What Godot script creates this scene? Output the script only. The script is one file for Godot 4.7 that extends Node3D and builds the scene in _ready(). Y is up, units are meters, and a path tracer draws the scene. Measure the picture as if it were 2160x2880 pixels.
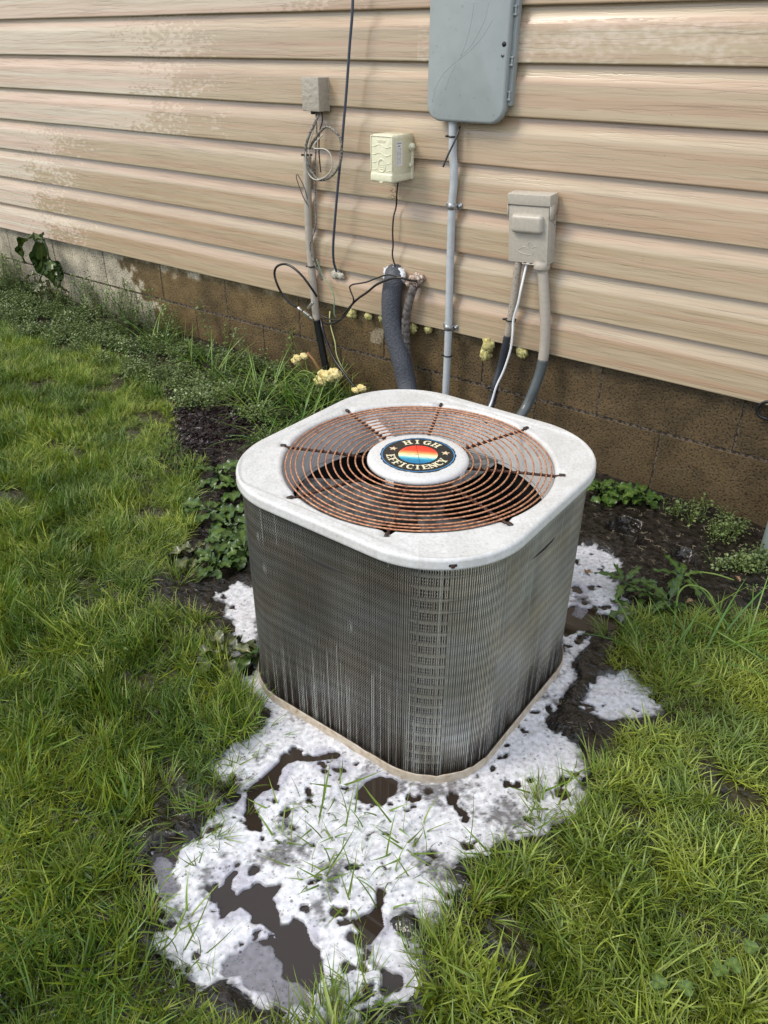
extends Node3D
# A weathered square condenser unit on foamy mud beside a house with vinyl siding. x runs along the wall, z away from it, y up; metres.

const ROW := 0.127            # one siding course
const SIDE_Y := 0.366         # lower edge of the siding
const ROWS := 10              # courses that the textures hold; the wall repeats them above the picture
const ROWS_UP := 18
const WX0 := -4.2             # what the wall's textures span
const WX1 := 1.8
const AC := Vector3(0.385, 0.0, 1.048)
const MX0 := -3.0             # ground masks: 5 mm a pixel
const MZ0 := -0.1
const MW := 940
const MH := 520
const WATER := -0.006

var rng := RandomNumberGenerator.new()
var taken := {}
var m_lawn: PackedByteArray
var m_foam: PackedByteArray          # these two at 2.5 mm a pixel over the suds
var m_water: PackedByteArray
var m_pool: PackedByteArray          # the pools, widely blurred
var m_film: PackedByteArray
var m_mulch: PackedByteArray
var m_weed: PackedByteArray
var m_sparse: PackedByteArray
var n_big := FastNoiseLite.new()
var n_mid := FastNoiseLite.new()
var n_fine := FastNoiseLite.new()


# ---------------------------------------------------------------- mesh helpers
class Shape:
	var st := SurfaceTool.new()
	var col := Color.WHITE
	var group := 0

	func _init(smooth := true, color := Color.WHITE) -> void:
		st.begin(Mesh.PRIMITIVE_TRIANGLES)
		group = 0 if smooth else -1
		col = color

	func put(a: Vector3, uv: Vector2, c: Color) -> void:
		st.set_smooth_group(group)
		st.set_color(c)
		st.set_uv(uv)
		st.add_vertex(a)

	func tri(a: Vector3, b: Vector3, c: Vector3, out: Vector3, ua := Vector2.ZERO, ub := Vector2.ZERO, uc := Vector2.ZERO) -> void:
		if (c - a).cross(b - a).dot(out) >= 0.0:
			put(a, ua, col)
			put(b, ub, col)
			put(c, uc, col)
		else:
			put(a, ua, col)
			put(c, uc, col)
			put(b, ub, col)

	func quad(a: Vector3, b: Vector3, c: Vector3, d: Vector3, out: Vector3) -> void:
		tri(a, b, c, out)
		tri(a, c, d, out)

	func mesh() -> ArrayMesh:
		st.generate_normals()
		st.index()
		return st.commit()

	# a box whose edges are rounded with radius r
	func rbox(at: Vector3, size: Vector3, r: float, turn := Basis.IDENTITY, k := 2) -> void:
		var h := size * 0.5
		r = minf(r, minf(h.x, minf(h.y, h.z)) * 0.98)
		for axis in 3:
			var u := (axis + 1) % 3
			var w := (axis + 2) % 3
			for side: float in [-1.0, 1.0]:
				var gu := lines(h[u], r, k)
				var gw := lines(h[w], r, k)
				var pts := []
				for a: float in gu:
					var row := []
					for b: float in gw:
						var q := Vector3.ZERO
						q[axis] = side * h[axis]
						q[u] = a
						q[w] = b
						var inner := q.clamp(-(h - Vector3.ONE * r), h - Vector3.ONE * r)
						row.append(at + turn * (inner + (q - inner).normalized() * r))
					pts.append(row)
				var n := Vector3.ZERO
				n[axis] = side
				n = turn * n
				for i in gu.size() - 1:
					for j in gw.size() - 1:
						quad(pts[i][j], pts[i + 1][j], pts[i + 1][j + 1], pts[i][j + 1], n)

	func lines(h: float, r: float, k: int) -> PackedFloat32Array:
		var o := PackedFloat32Array()
		for i in k + 1:
			o.append(-h + r - r * tan(PI / 4 * (1.0 - float(i) / k)))
		for i in k + 1:
			o.append(h - r + r * tan(PI / 4 * float(i) / k))
		return o

	# a tube along points; r is one radius or one for each point
	func tube(pts: PackedVector3Array, r: Variant, sides := 8, capped := true) -> void:
		var n := pts.size()
		var side := Vector3.ZERO
		var rings := []
		for i in n:
			var t := (pts[mini(i + 1, n - 1)] - pts[maxi(i - 1, 0)]).normalized()
			if i == 0:
				side = t.cross(Vector3.UP if absf(t.y) < 0.9 else Vector3.RIGHT).normalized()
			side = (side - t * side.dot(t)).normalized()
			var up := t.cross(side)
			var rad: float = r if r is float else r[i]
			var ring := PackedVector3Array()
			for s in sides:
				var a := TAU * s / sides
				ring.append(pts[i] + (side * cos(a) + up * sin(a)) * rad)
			rings.append(ring)
		for i in n - 1:
			for s in sides:
				var s2 := (s + 1) % sides
				quad(rings[i][s], rings[i + 1][s], rings[i + 1][s2], rings[i][s2], (rings[i][s] + rings[i][s2]) * 0.5 - pts[i])
		if capped:
			for e: int in [0, n - 1]:
				var out := pts[e] - pts[1 if e == 0 else n - 2]
				for s in sides:
					tri(pts[e], rings[e][s], rings[e][(s + 1) % sides], out)

	# profile of (radius, height) turned about y
	func lathe(prof: PackedVector2Array, at: Vector3, segs := 48, turn := Basis.IDENTITY) -> void:
		for i in prof.size() - 1:
			var a := prof[i]
			var b := prof[i + 1]
			var d := b - a
			var nn := Vector2(d.y, -d.x)
			for s in segs:
				var p := TAU * s / segs
				var q := TAU * (s + 1) / segs
				var m := (p + q) * 0.5
				var out := turn * Vector3(cos(m) * nn.x, nn.y, sin(m) * nn.x)
				var A := at + turn * Vector3(cos(p) * a.x, a.y, sin(p) * a.x)
				var B := at + turn * Vector3(cos(p) * b.x, b.y, sin(p) * b.x)
				var C := at + turn * Vector3(cos(q) * b.x, b.y, sin(q) * b.x)
				var D := at + turn * Vector3(cos(q) * a.x, a.y, sin(q) * a.x)
				if b.x > 1e-6:
					tri(A, B, C, out)
				if a.x > 1e-6:
					tri(A, C, D, out)

	# a flat outline (in the plane of turn.x, turn.y) given a thickness along turn.z
	func plate(poly: PackedVector2Array, at: Vector3, turn: Basis, depth: float) -> void:
		var idx := Geometry2D.triangulate_polygon(poly)
		var f := func(v: Vector2, z: float) -> Vector3: return at + turn * Vector3(v.x, v.y, z)
		for i in range(0, idx.size(), 3):
			tri(f.call(poly[idx[i]], depth), f.call(poly[idx[i + 1]], depth), f.call(poly[idx[i + 2]], depth), turn.z)
			tri(f.call(poly[idx[i]], 0.0), f.call(poly[idx[i + 1]], 0.0), f.call(poly[idx[i + 2]], 0.0), -turn.z)
		var sgn := -1.0 if Geometry2D.is_polygon_clockwise(poly) else 1.0
		for i in poly.size():
			var a := poly[i]
			var b := poly[(i + 1) % poly.size()]
			var o := turn * Vector3((b - a).y * sgn, -(b - a).x * sgn, 0)
			quad(f.call(a, 0.0), f.call(b, 0.0), f.call(b, depth), f.call(a, depth), o)

	# a rounded plate of size w by h whose front edge is rolled back by b
	func pillow(w: float, h: float, r: float, at: Vector3, turn: Basis, depth: float, b: float) -> void:
		var rings := []
		for q: Array in [[0.0, 0.0], [0.0, depth - b], [0.13 * b, depth - 0.5 * b], [0.5 * b, depth - 0.13 * b], [b, depth]]:
			var ring := []
			var d: float = q[0]
			for c in 4:
				var mid := Vector2(w / 2 - r, h / 2 - r) * Vector2([1, -1, -1, 1][c], [1, 1, -1, -1][c])
				for i in 9:
					var e := mid + Vector2(maxf(r - d, 0.0005), 0).rotated(c * PI / 2 + PI / 16 * i)
					ring.append(at + turn * Vector3(e.x, e.y, q[1]))
			rings.append(ring)
		var n: int = rings[0].size()
		for k in rings.size() - 1:
			for i in n:
				var j := (i + 1) % n
				quad(rings[k][i], rings[k + 1][i], rings[k + 1][j], rings[k][j], (rings[k][i] + rings[k][j]) * 0.5 - at - turn.z * turn.z.dot(rings[k][i] - at) + turn.z * 0.001)
		var mid3 := at + turn.z * depth
		for i in n:
			tri(mid3, rings[4][i], rings[4][(i + 1) % n], turn.z)
			tri(at, rings[0][i], rings[0][(i + 1) % n], -turn.z)

	# a lumpy ball
	func lump(at: Vector3, size: Vector3, noise: FastNoiseLite, rough: float, sd: float, n := 14) -> void:
		var pts := []
		for i in n + 1:
			var row := []
			var th := PI * i / n
			for j in n * 2:
				var ph := TAU * j / (n * 2)
				var d := Vector3(sin(th) * cos(ph), cos(th), sin(th) * sin(ph))
				var k := 1.0 + rough * noise.get_noise_3dv(d * 0.035 + Vector3.ONE * sd)
				row.append(at + d * size * k)
			pts.append(row)
		for i in n:
			for j in n * 2:
				var j2 := (j + 1) % (n * 2)
				var o: Vector3 = (pts[i][j] + pts[i + 1][j2]) * 0.5 - at
				if i > 0:
					tri(pts[i][j], pts[i + 1][j], pts[i][j2], o)
				if i < n - 1:
					tri(pts[i][j2], pts[i + 1][j], pts[i + 1][j2], o)


func curve(pts: Array, step := 0.012) -> PackedVector3Array:
	var c := Curve3D.new()
	c.bake_interval = step
	for i in pts.size():
		var t := Vector3.ZERO
		if i > 0 and i < pts.size() - 1:
			t = (pts[i + 1] - pts[i - 1]) / 6.0
			var l := minf((pts[i + 1] - pts[i]).length(), (pts[i] - pts[i - 1]).length()) / 2.5
			t = t.limit_length(l)
		c.add_point(pts[i], -t, t)
	return c.get_baked_points()


func rsq(half: float, r: float, arc := 12, along := 1) -> PackedVector2Array:
	# a rounded square, counted from the middle of +x
	var o := PackedVector2Array()
	for c in 4:
		var mid := Vector2(half - r, half - r).rotated(c * PI / 2)
		for i in arc + 1:
			o.append(mid + Vector2(r, 0).rotated(c * PI / 2 + PI / 2 * i / arc))
		var a := o[o.size() - 1]
		var b := Vector2(half - r, half - r).rotated((c + 1) * PI / 2) + Vector2(r, 0).rotated((c + 1) * PI / 2)
		for i in range(1, along):
			o.append(a.lerp(b, float(i) / along))
	return o


# ---------------------------------------------------------------- naming helpers
func numbered(called: String) -> String:
	taken[called] = taken.get(called, 0) + 1
	return called if taken[called] == 1 else "%s_%03d" % [called, taken[called] - 1]


func tag(o: Node, label: String, category: String, group := "", kind := "") -> Node:
	o.set_meta("label", label)
	if category:
		o.set_meta("category", category)
	if group:
		o.set_meta("group", group)
	if kind:
		o.set_meta("kind", kind)
	return o


func thing(called: String, label: String, category: String, at := Vector3.ZERO, group := "") -> Node3D:
	var o := Node3D.new()
	o.name = numbered(called)
	add_child(o)
	o.position = at
	tag(o, label, category, group)
	return o


func inst(called: String, mesh: Mesh, mat: Material, parent: Node = self) -> MeshInstance3D:
	var o := MeshInstance3D.new()
	o.name = numbered(called) if parent == self else called
	o.mesh = mesh
	o.material_override = mat
	parent.add_child(o, true)
	return o


func obj(called: String, s: Shape, mat: Material, parent: Node = self) -> MeshInstance3D:
	return inst(called, s.mesh(), mat, parent)


func pipe(called: String, pts: Array, r: float, mat: Material, label: String, category: String, group := "", sides := 10) -> MeshInstance3D:
	var s := Shape.new()
	s.tube(curve(pts), r, sides)
	var o := obj(called, s, mat)
	tag(o, label, category, group)
	return o


# ---------------------------------------------------------------- materials
func lin(r: float, g: float, b: float) -> Color:
	return Color(r, g, b).linear_to_srgb()


func mat(c: Color, rough := 0.5, metal := 0.0) -> StandardMaterial3D:
	var m := StandardMaterial3D.new()
	m.albedo_color = c
	m.roughness = rough
	m.metallic = metal
	return m


func noise(freq: float, sd: int, oct := 4) -> FastNoiseLite:
	var n := FastNoiseLite.new()
	n.noise_type = FastNoiseLite.TYPE_SIMPLEX_SMOOTH
	n.frequency = freq
	n.seed = sd
	n.fractal_octaves = oct
	return n


func ramp_tex(size: int, freq: float, sd: int, stops: Array, oct := 5) -> ImageTexture:
	# seamless noise sent through a list of [position, colour] (sRGB colours)
	var src := noise(freq, sd, oct).get_seamless_image(size, size).get_data()
	var lut := PackedByteArray()
	for i in 256:
		var t := i / 255.0
		var c: Color = stops[stops.size() - 1][1]
		for k in stops.size() - 1:
			if t <= stops[k + 1][0]:
				var a: float = stops[k][0]
				c = (stops[k][1] as Color).lerp(stops[k + 1][1], clampf((t - a) / (float(stops[k + 1][0]) - a), 0, 1))
				break
		lut.append_array([int(c.r * 255), int(c.g * 255), int(c.b * 255)])
	var out := PackedByteArray()
	out.resize(src.size() * 3)
	for i in src.size():
		var k := src[i] * 3
		out[i * 3] = lut[k]
		out[i * 3 + 1] = lut[k + 1]
		out[i * 3 + 2] = lut[k + 2]
	return ImageTexture.create_from_image(Image.create_from_data(size, size, false, Image.FORMAT_RGB8, out))


func grain(m: StandardMaterial3D, tex: Texture2D, per_metre: float, bump: Texture2D = null, bump_cm := 0.05) -> StandardMaterial3D:
	m.uv1_triplanar = true
	m.uv1_scale = Vector3.ONE * per_metre
	m.albedo_texture = tex
	if bump:
		m.heightmap_enabled = true
		m.heightmap_texture = bump
		m.heightmap_scale = bump_cm
	return m


# ---------------------------------------------------------------- ground masks
func raster(polys: Array, holes := [], blur := 2, px := 0.005, x0_ := MX0, z0_ := MZ0, w := MW, h := MH) -> PackedByteArray:
	var im := Image.create(w, h, false, Image.FORMAT_L8)
	for set_ in [[polys, Color.WHITE], [holes, Color.BLACK]]:
		for poly: PackedVector2Array in set_[0]:
			for y in h:
				var z := z0_ + (y + 0.5) * px
				var xs := []
				for i in poly.size():
					var a := poly[i]
					var b := poly[(i + 1) % poly.size()]
					if (a.y <= z) != (b.y <= z):
						xs.append(a.x + (z - a.y) / (b.y - a.y) * (b.x - a.x))
				xs.sort()
				for i in range(0, xs.size() - 1, 2):
					var x0 := int((xs[i] - x0_) / px)
					var x1 := int((xs[i + 1] - x0_) / px)
					im.fill_rect(Rect2i(x0, y, maxi(x1 - x0, 1), 1), set_[1])
	if blur > 1:
		im.resize(w / blur, h / blur, Image.INTERPOLATE_BILINEAR)
		im.resize(w, h, Image.INTERPOLATE_CUBIC)
	return im.get_data()


func at_wet(m: PackedByteArray, x: float, z: float) -> float:
	var fx := (x + 0.5) / 0.0025 - 0.5
	var fz := (z - 0.2) / 0.0025 - 0.5
	if fx < 0 or fz < 0 or fx >= 759 or fz >= 799:
		return 0.0
	var ix := int(fx)
	var iz := int(fz)
	var k := iz * 760 + ix
	return lerpf(lerpf(m[k], m[k + 1], fx - ix), lerpf(m[k + 760], m[k + 761], fx - ix), fz - iz) / 255.0


func at_mask(m: PackedByteArray, x: float, z: float) -> float:
	var fx := (x - MX0) / 0.005 - 0.5
	var fz := (z - MZ0) / 0.005 - 0.5
	if fx < 0 or fz < 0 or fx >= MW - 1 or fz >= MH - 1:
		return 0.0
	var ix := int(fx)
	var iz := int(fz)
	var k := iz * MW + ix
	return lerpf(lerpf(m[k], m[k + 1], fx - ix), lerpf(m[k + MW], m[k + MW + 1], fx - ix), fz - iz) / 255.0


func ground(x: float, z: float) -> float:
	var h := 0.055 * smoothstep(-0.15, -1.3, x) * smoothstep(1.3, 0.2, z)
	h += 0.012 * n_big.get_noise_2d(x, z) + 0.007 * n_mid.get_noise_2d(x, z)
	var wet := maxf(at_wet(m_foam, x, z), at_wet(m_water, x, z))
	h = lerpf(h + 0.008, WATER - 0.003 + 0.008 * n_mid.get_noise_2d(x * 1.5, z * 1.5) + 0.004 * n_fine.get_noise_2d(x, z), wet)
	h -= 0.03 * at_wet(m_water, x, z)
	h += 0.015 * at_mask(m_mulch, x, z) * (1.0 + n_fine.get_noise_2d(x, z))
	return h


func _ready() -> void:
	rng.seed = 7
	for n: Array in [[n_big, 1.3, 3], [n_mid, 9.0, 4], [n_fine, 45.0, 5]]:
		n[0].noise_type = FastNoiseLite.TYPE_SIMPLEX_SMOOTH
		n[0].frequency = n[1]
		n[0].seed = n[2]
		n[0].fractal_octaves = 3
	# camera
	var cam := Camera3D.new()
	cam.name = "camera"
	cam.fov = 67.32
	cam.near = 0.02
	cam.far = 200.0
	add_child(cam)
	cam.position = Vector3(1.1141, 1.1693, 2.1191)
	cam.basis = Basis(Vector3.UP, 0.646967) * Basis(Vector3.RIGHT, -0.547035) * Basis(Vector3.BACK, 0.002436)
	# overcast sky
	var sky_mat := ProceduralSkyMaterial.new()
	sky_mat.sky_top_color = Color(0.84, 0.87, 0.92)
	sky_mat.sky_horizon_color = Color(0.78, 0.80, 0.83)
	sky_mat.sky_curve = 0.2
	sky_mat.ground_horizon_color = Color(0.35, 0.37, 0.3)
	sky_mat.ground_bottom_color = Color(0.2, 0.22, 0.15)
	sky_mat.sun_angle_max = 1.0
	# soft overcast: brighter and darker banks of cloud
	var banks := noise(0.018, 17, 4).get_seamless_image(512, 256).get_data()
	var cover := PackedByteArray()
	cover.resize(banks.size())
	for i in banks.size():
		cover[i] = clampi(int((banks[i] - 40) * 0.75), 0, 120)
	sky_mat.sky_cover = ImageTexture.create_from_image(Image.create_from_data(512, 256, false, Image.FORMAT_L8, cover))
	sky_mat.sky_cover_modulate = Color(0.75, 0.78, 0.85)
	var env := Environment.new()
	env.background_mode = Environment.BG_SKY
	env.sky = Sky.new()
	env.sky.sky_material = sky_mat
	env.background_energy_multiplier = 1.0
	env.tonemap_mode = Environment.TONE_MAPPER_LINEAR
	env.tonemap_exposure = 1.85
	env.sdfgi_enabled = true
	env.ssao_enabled = true
	env.ssil_enabled = true
	var we := WorldEnvironment.new()
	we.name = "environment"
	we.environment = env
	add_child(we)
	var sun := DirectionalLight3D.new()
	sun.name = "sun"
	sun.light_energy = 0.42
	sun.light_color = Color(1.0, 0.97, 0.92)
	sun.light_angular_distance = 20.0
	sun.shadow_enabled = true
	add_child(sun)
	sun.look_at_from_position(Vector3.ZERO, Vector3(0.45, -0.75, -0.55))

	masks()
	build_ground()
	build_house()
	build_condenser()
	build_wall_boxes()
	build_pipes()
	build_cables()
	build_foam_bits()
	build_plants()
	build_grass()


func masks() -> void:
	m_lawn = raster([
		PackedVector2Array([Vector2(-5.312, 1.321), Vector2(-2.491, 0.376), Vector2(-2.123, 0.318), Vector2(-1.723, 0.333), Vector2(-1.357, 0.380), Vector2(-1.062, 0.519), Vector2(-0.757, 0.744), Vector2(-0.642, 0.717), Vector2(-0.574, 0.835), Vector2(-0.426, 0.956), Vector2(-0.353, 1.077), Vector2(-0.292, 1.226), Vector2(-0.227, 1.305), Vector2(-0.140, 1.250), Vector2(-0.050, 1.214), Vector2(0.040, 1.269), Vector2(0.099, 1.318), Vector2(0.222, 1.362), Vector2(0.258, 1.398), Vector2(0.247, 1.488), Vector2(0.297, 1.551), Vector2(0.311, 1.639), Vector2(0.294, 1.710), Vector2(0.327, 1.759), Vector2(0.402, 1.799), Vector2(0.473, 1.833), Vector2(0.594, 1.816), Vector2(0.698, 1.785), Vector2(0.850, 1.931), Vector2(0.206, 2.419)]),
		PackedVector2Array([Vector2(1.450, -0.138), Vector2(0.977, 0.410), Vector2(0.900, 0.512), Vector2(0.793, 0.550), Vector2(0.726, 0.556), Vector2(0.723, 0.678), Vector2(0.732, 0.752), Vector2(0.733, 0.818), Vector2(0.780, 0.818), Vector2(0.928, 0.896), Vector2(0.830, 1.008), Vector2(0.831, 1.065), Vector2(0.867, 1.157), Vector2(0.859, 1.281), Vector2(0.801, 1.368), Vector2(0.786, 1.426), Vector2(0.800, 1.484), Vector2(0.767, 1.532), Vector2(0.785, 1.571), Vector2(0.836, 1.574), Vector2(0.824, 1.623), Vector2(0.830, 1.671), Vector2(0.950, 1.855), Vector2(1.671, 1.308)]),
		PackedVector2Array([Vector2(0.666, 1.806), Vector2(0.853, 1.664), Vector2(1.000, 1.817), Vector2(0.749, 2.007)])], [], 4)
	m_sparse = raster([
		PackedVector2Array([Vector2(0.430, 1.476), Vector2(0.498, 1.399), Vector2(0.627, 1.376), Vector2(0.711, 1.415), Vector2(0.712, 1.497), Vector2(0.644, 1.578), Vector2(0.553, 1.587), Vector2(0.457, 1.552)]),
		PackedVector2Array([Vector2(0.683, 1.690), Vector2(0.720, 1.629), Vector2(0.783, 1.622), Vector2(0.803, 1.671), Vector2(0.730, 1.726)]),
		PackedVector2Array([Vector2(0.234, 1.401), Vector2(0.326, 1.448), Vector2(0.348, 1.513), Vector2(0.261, 1.512)]),
		PackedVector2Array([Vector2(0.306, 1.701), Vector2(0.409, 1.697), Vector2(0.501, 1.778), Vector2(0.603, 1.798), Vector2(0.473, 1.833)]),
		PackedVector2Array([Vector2(0.783, 1.182), Vector2(0.817, 1.076), Vector2(0.868, 1.169), Vector2(0.840, 1.261), Vector2(0.773, 1.368), Vector2(0.741, 1.403), Vector2(0.759, 1.311)])], [], 6)
	var pools := [
		PackedVector2Array([Vector2(0.451, 1.688), Vector2(0.451, 1.670), Vector2(0.445, 1.645), Vector2(0.435, 1.618), Vector2(0.451, 1.641), Vector2(0.460, 1.668), Vector2(0.484, 1.672), Vector2(0.494, 1.639), Vector2(0.512, 1.633), Vector2(0.528, 1.614), Vector2(0.528, 1.639), Vector2(0.556, 1.654), Vector2(0.578, 1.667), Vector2(0.582, 1.647), Vector2(0.598, 1.639), Vector2(0.619, 1.653), Vector2(0.652, 1.661), Vector2(0.679, 1.687), Vector2(0.669, 1.713), Vector2(0.698, 1.728), Vector2(0.671, 1.734), Vector2(0.664, 1.757), Vector2(0.631, 1.750), Vector2(0.598, 1.764), Vector2(0.580, 1.755), Vector2(0.559, 1.778), Vector2(0.543, 1.755), Vector2(0.555, 1.731), Vector2(0.558, 1.707), Vector2(0.585, 1.679), Vector2(0.560, 1.681), Vector2(0.544, 1.684), Vector2(0.536, 1.695), Vector2(0.524, 1.678), Vector2(0.503, 1.681), Vector2(0.492, 1.703), Vector2(0.473, 1.704)]),
		PackedVector2Array([Vector2(0.421, 1.702), Vector2(0.432, 1.689), Vector2(0.455, 1.683), Vector2(0.468, 1.699), Vector2(0.443, 1.695)]),
		PackedVector2Array([Vector2(0.347, 1.515), Vector2(0.348, 1.477), Vector2(0.350, 1.444), Vector2(0.343, 1.414), Vector2(0.397, 1.381), Vector2(0.424, 1.346), Vector2(0.434, 1.358), Vector2(0.405, 1.391), Vector2(0.372, 1.415), Vector2(0.363, 1.441), Vector2(0.381, 1.477), Vector2(0.373, 1.507), Vector2(0.374, 1.530), Vector2(0.415, 1.549), Vector2(0.432, 1.564), Vector2(0.411, 1.577), Vector2(0.386, 1.560), Vector2(0.361, 1.534)]),
		PackedVector2Array([Vector2(0.510, 1.397), Vector2(0.511, 1.366), Vector2(0.524, 1.343), Vector2(0.557, 1.334), Vector2(0.572, 1.358), Vector2(0.564, 1.376), Vector2(0.569, 1.396), Vector2(0.543, 1.407), Vector2(0.519, 1.414)]),
		PackedVector2Array([Vector2(0.610, 1.324), Vector2(0.609, 1.315), Vector2(0.620, 1.310), Vector2(0.625, 1.316), Vector2(0.620, 1.325)]),
		PackedVector2Array([Vector2(0.326, 1.721), Vector2(0.308, 1.694), Vector2(0.313, 1.675), Vector2(0.337, 1.667), Vector2(0.353, 1.685), Vector2(0.370, 1.713), Vector2(0.400, 1.718), Vector2(0.402, 1.748), Vector2(0.377, 1.745)]),
		PackedVector2Array([Vector2(0.620, 1.606), Vector2(0.621, 1.594), Vector2(0.638, 1.583), Vector2(0.648, 1.595), Vector2(0.637, 1.597), Vector2(0.637, 1.608)]),
		PackedVector2Array([Vector2(0.654, 1.525), Vector2(0.671, 1.526), Vector2(0.683, 1.553), Vector2(0.702, 1.569), Vector2(0.702, 1.599), Vector2(0.712, 1.615), Vector2(0.735, 1.626), Vector2(0.756, 1.617), Vector2(0.774, 1.615), Vector2(0.778, 1.631), Vector2(0.768, 1.649), Vector2(0.753, 1.650), Vector2(0.752, 1.632), Vector2(0.722, 1.624), Vector2(0.695, 1.616), Vector2(0.669, 1.623), Vector2(0.666, 1.611), Vector2(0.680, 1.600), Vector2(0.659, 1.593), Vector2(0.672, 1.566), Vector2(0.671, 1.548)]),
		PackedVector2Array([Vector2(0.442, 1.384), Vector2(0.462, 1.369), Vector2(0.468, 1.380), Vector2(0.455, 1.386)]),
		PackedVector2Array([Vector2(0.578, 0.671), Vector2(0.591, 0.643), Vector2(0.606, 0.650), Vector2(0.624, 0.640), Vector2(0.635, 0.614), Vector2(0.646, 0.648), Vector2(0.680, 0.625), Vector2(0.704, 0.638), Vector2(0.702, 0.685), Vector2(0.677, 0.718), Vector2(0.641, 0.726), Vector2(0.625, 0.770), Vector2(0.580, 0.739)]),
		PackedVector2Array([Vector2(0.551, 0.582), Vector2(0.561, 0.570), Vector2(0.584, 0.586), Vector2(0.582, 0.599), Vector2(0.564, 0.602)]),
		PackedVector2Array([Vector2(0.583, 0.557), Vector2(0.592, 0.543), Vector2(0.603, 0.564), Vector2(0.592, 0.569)])]
	var mud_pools := [
		PackedVector2Array([Vector2(0.511, 0.263), Vector2(0.537, 0.205), Vector2(0.571, 0.156), Vector2(0.588, 0.182), Vector2(0.586, 0.220), Vector2(0.626, 0.297), Vector2(0.615, 0.318), Vector2(0.594, 0.328), Vector2(0.565, 0.280), Vector2(0.526, 0.288)]),
		PackedVector2Array([Vector2(0.710, 0.293), Vector2(0.722, 0.257), Vector2(0.740, 0.257), Vector2(0.778, 0.300), Vector2(0.762, 0.324), Vector2(0.733, 0.308)])]
	var films := [
		PackedVector2Array([Vector2(0.552, 1.729), Vector2(0.557, 1.706), Vector2(0.585, 1.698), Vector2(0.615, 1.705), Vector2(0.631, 1.722), Vector2(0.652, 1.713), Vector2(0.669, 1.713), Vector2(0.701, 1.729), Vector2(0.671, 1.734), Vector2(0.665, 1.758), Vector2(0.631, 1.752), Vector2(0.598, 1.766), Vector2(0.580, 1.755), Vector2(0.559, 1.780), Vector2(0.541, 1.755)]),
		PackedVector2Array([Vector2(0.326, 1.721), Vector2(0.324, 1.703), Vector2(0.348, 1.695), Vector2(0.381, 1.709), Vector2(0.400, 1.718), Vector2(0.402, 1.748), Vector2(0.377, 1.745)]),
		PackedVector2Array([Vector2(0.702, 1.599), Vector2(0.724, 1.606), Vector2(0.712, 1.615), Vector2(0.695, 1.616)]),
		PackedVector2Array([Vector2(0.591, 0.643), Vector2(0.624, 0.640), Vector2(0.630, 0.687), Vector2(0.601, 0.689)])]
	var foam_polys := [
		PackedVector2Array([Vector2(0.095, 1.321), Vector2(0.112, 1.253), Vector2(0.302, 1.252), Vector2(0.529, 1.237), Vector2(0.602, 1.182), Vector2(0.638, 0.962), Vector2(0.632, 0.788), Vector2(0.599, 0.675), Vector2(0.662, 0.755), Vector2(0.684, 0.855), Vector2(0.715, 0.903), Vector2(0.711, 0.990), Vector2(0.725, 1.058), Vector2(0.769, 1.047), Vector2(0.818, 1.089), Vector2(0.856, 1.152), Vector2(0.854, 1.216), Vector2(0.828, 1.271), Vector2(0.775, 1.339), Vector2(0.742, 1.391), Vector2(0.750, 1.438), Vector2(0.771, 1.472), Vector2(0.754, 1.519), Vector2(0.704, 1.537), Vector2(0.744, 1.567), Vector2(0.789, 1.601), Vector2(0.787, 1.650), Vector2(0.772, 1.694), Vector2(0.696, 1.765), Vector2(0.655, 1.759), Vector2(0.589, 1.785), Vector2(0.489, 1.812), Vector2(0.428, 1.789), Vector2(0.401, 1.753), Vector2(0.348, 1.743), Vector2(0.320, 1.712), Vector2(0.349, 1.646), Vector2(0.336, 1.597), Vector2(0.342, 1.518), Vector2(0.286, 1.547), Vector2(0.241, 1.470), Vector2(0.262, 1.402), Vector2(0.247, 1.367)]),
		PackedVector2Array([Vector2(-0.144, 1.149), Vector2(-0.138, 1.101), Vector2(-0.064, 1.052), Vector2(0.034, 1.128), Vector2(-0.000, 1.187), Vector2(-0.048, 1.201)]),
		PackedVector2Array([Vector2(-0.048, 1.191), Vector2(0.007, 1.148), Vector2(0.104, 1.259), Vector2(0.067, 1.287)]),
		PackedVector2Array([Vector2(0.437, 0.447), Vector2(0.515, 0.364), Vector2(0.603, 0.409), Vector2(0.625, 0.503), Vector2(0.678, 0.547), Vector2(0.734, 0.606), Vector2(0.700, 0.664), Vector2(0.653, 0.689), Vector2(0.583, 0.742)]),
		PackedVector2Array([Vector2(0.729, 0.910), Vector2(0.762, 0.810), Vector2(0.852, 0.804), Vector2(0.898, 0.848), Vector2(0.854, 0.913), Vector2(0.798, 0.967), Vector2(0.760, 0.964)])]
	m_pool = raster(pools, [], 16, 0.0025, -0.5, 0.2, 760, 800)
	m_film = raster(films, [], 3, 0.0025, -0.5, 0.2, 760, 800)
	m_foam = raster(foam_polys, [], 12, 0.0025, -0.5, 0.2, 760, 800)
	m_water = raster(pools + mud_pools, [], 3, 0.0025, -0.5, 0.2, 760, 800)
	m_mulch = raster([PackedVector2Array([Vector2(-1.025, 0.547), Vector2(-1.048, 0.407), Vector2(-0.809, 0.330), Vector2(-0.646, 0.403), Vector2(-0.595, 0.669), Vector2(-0.713, 0.759)])], [], 26)
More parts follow.
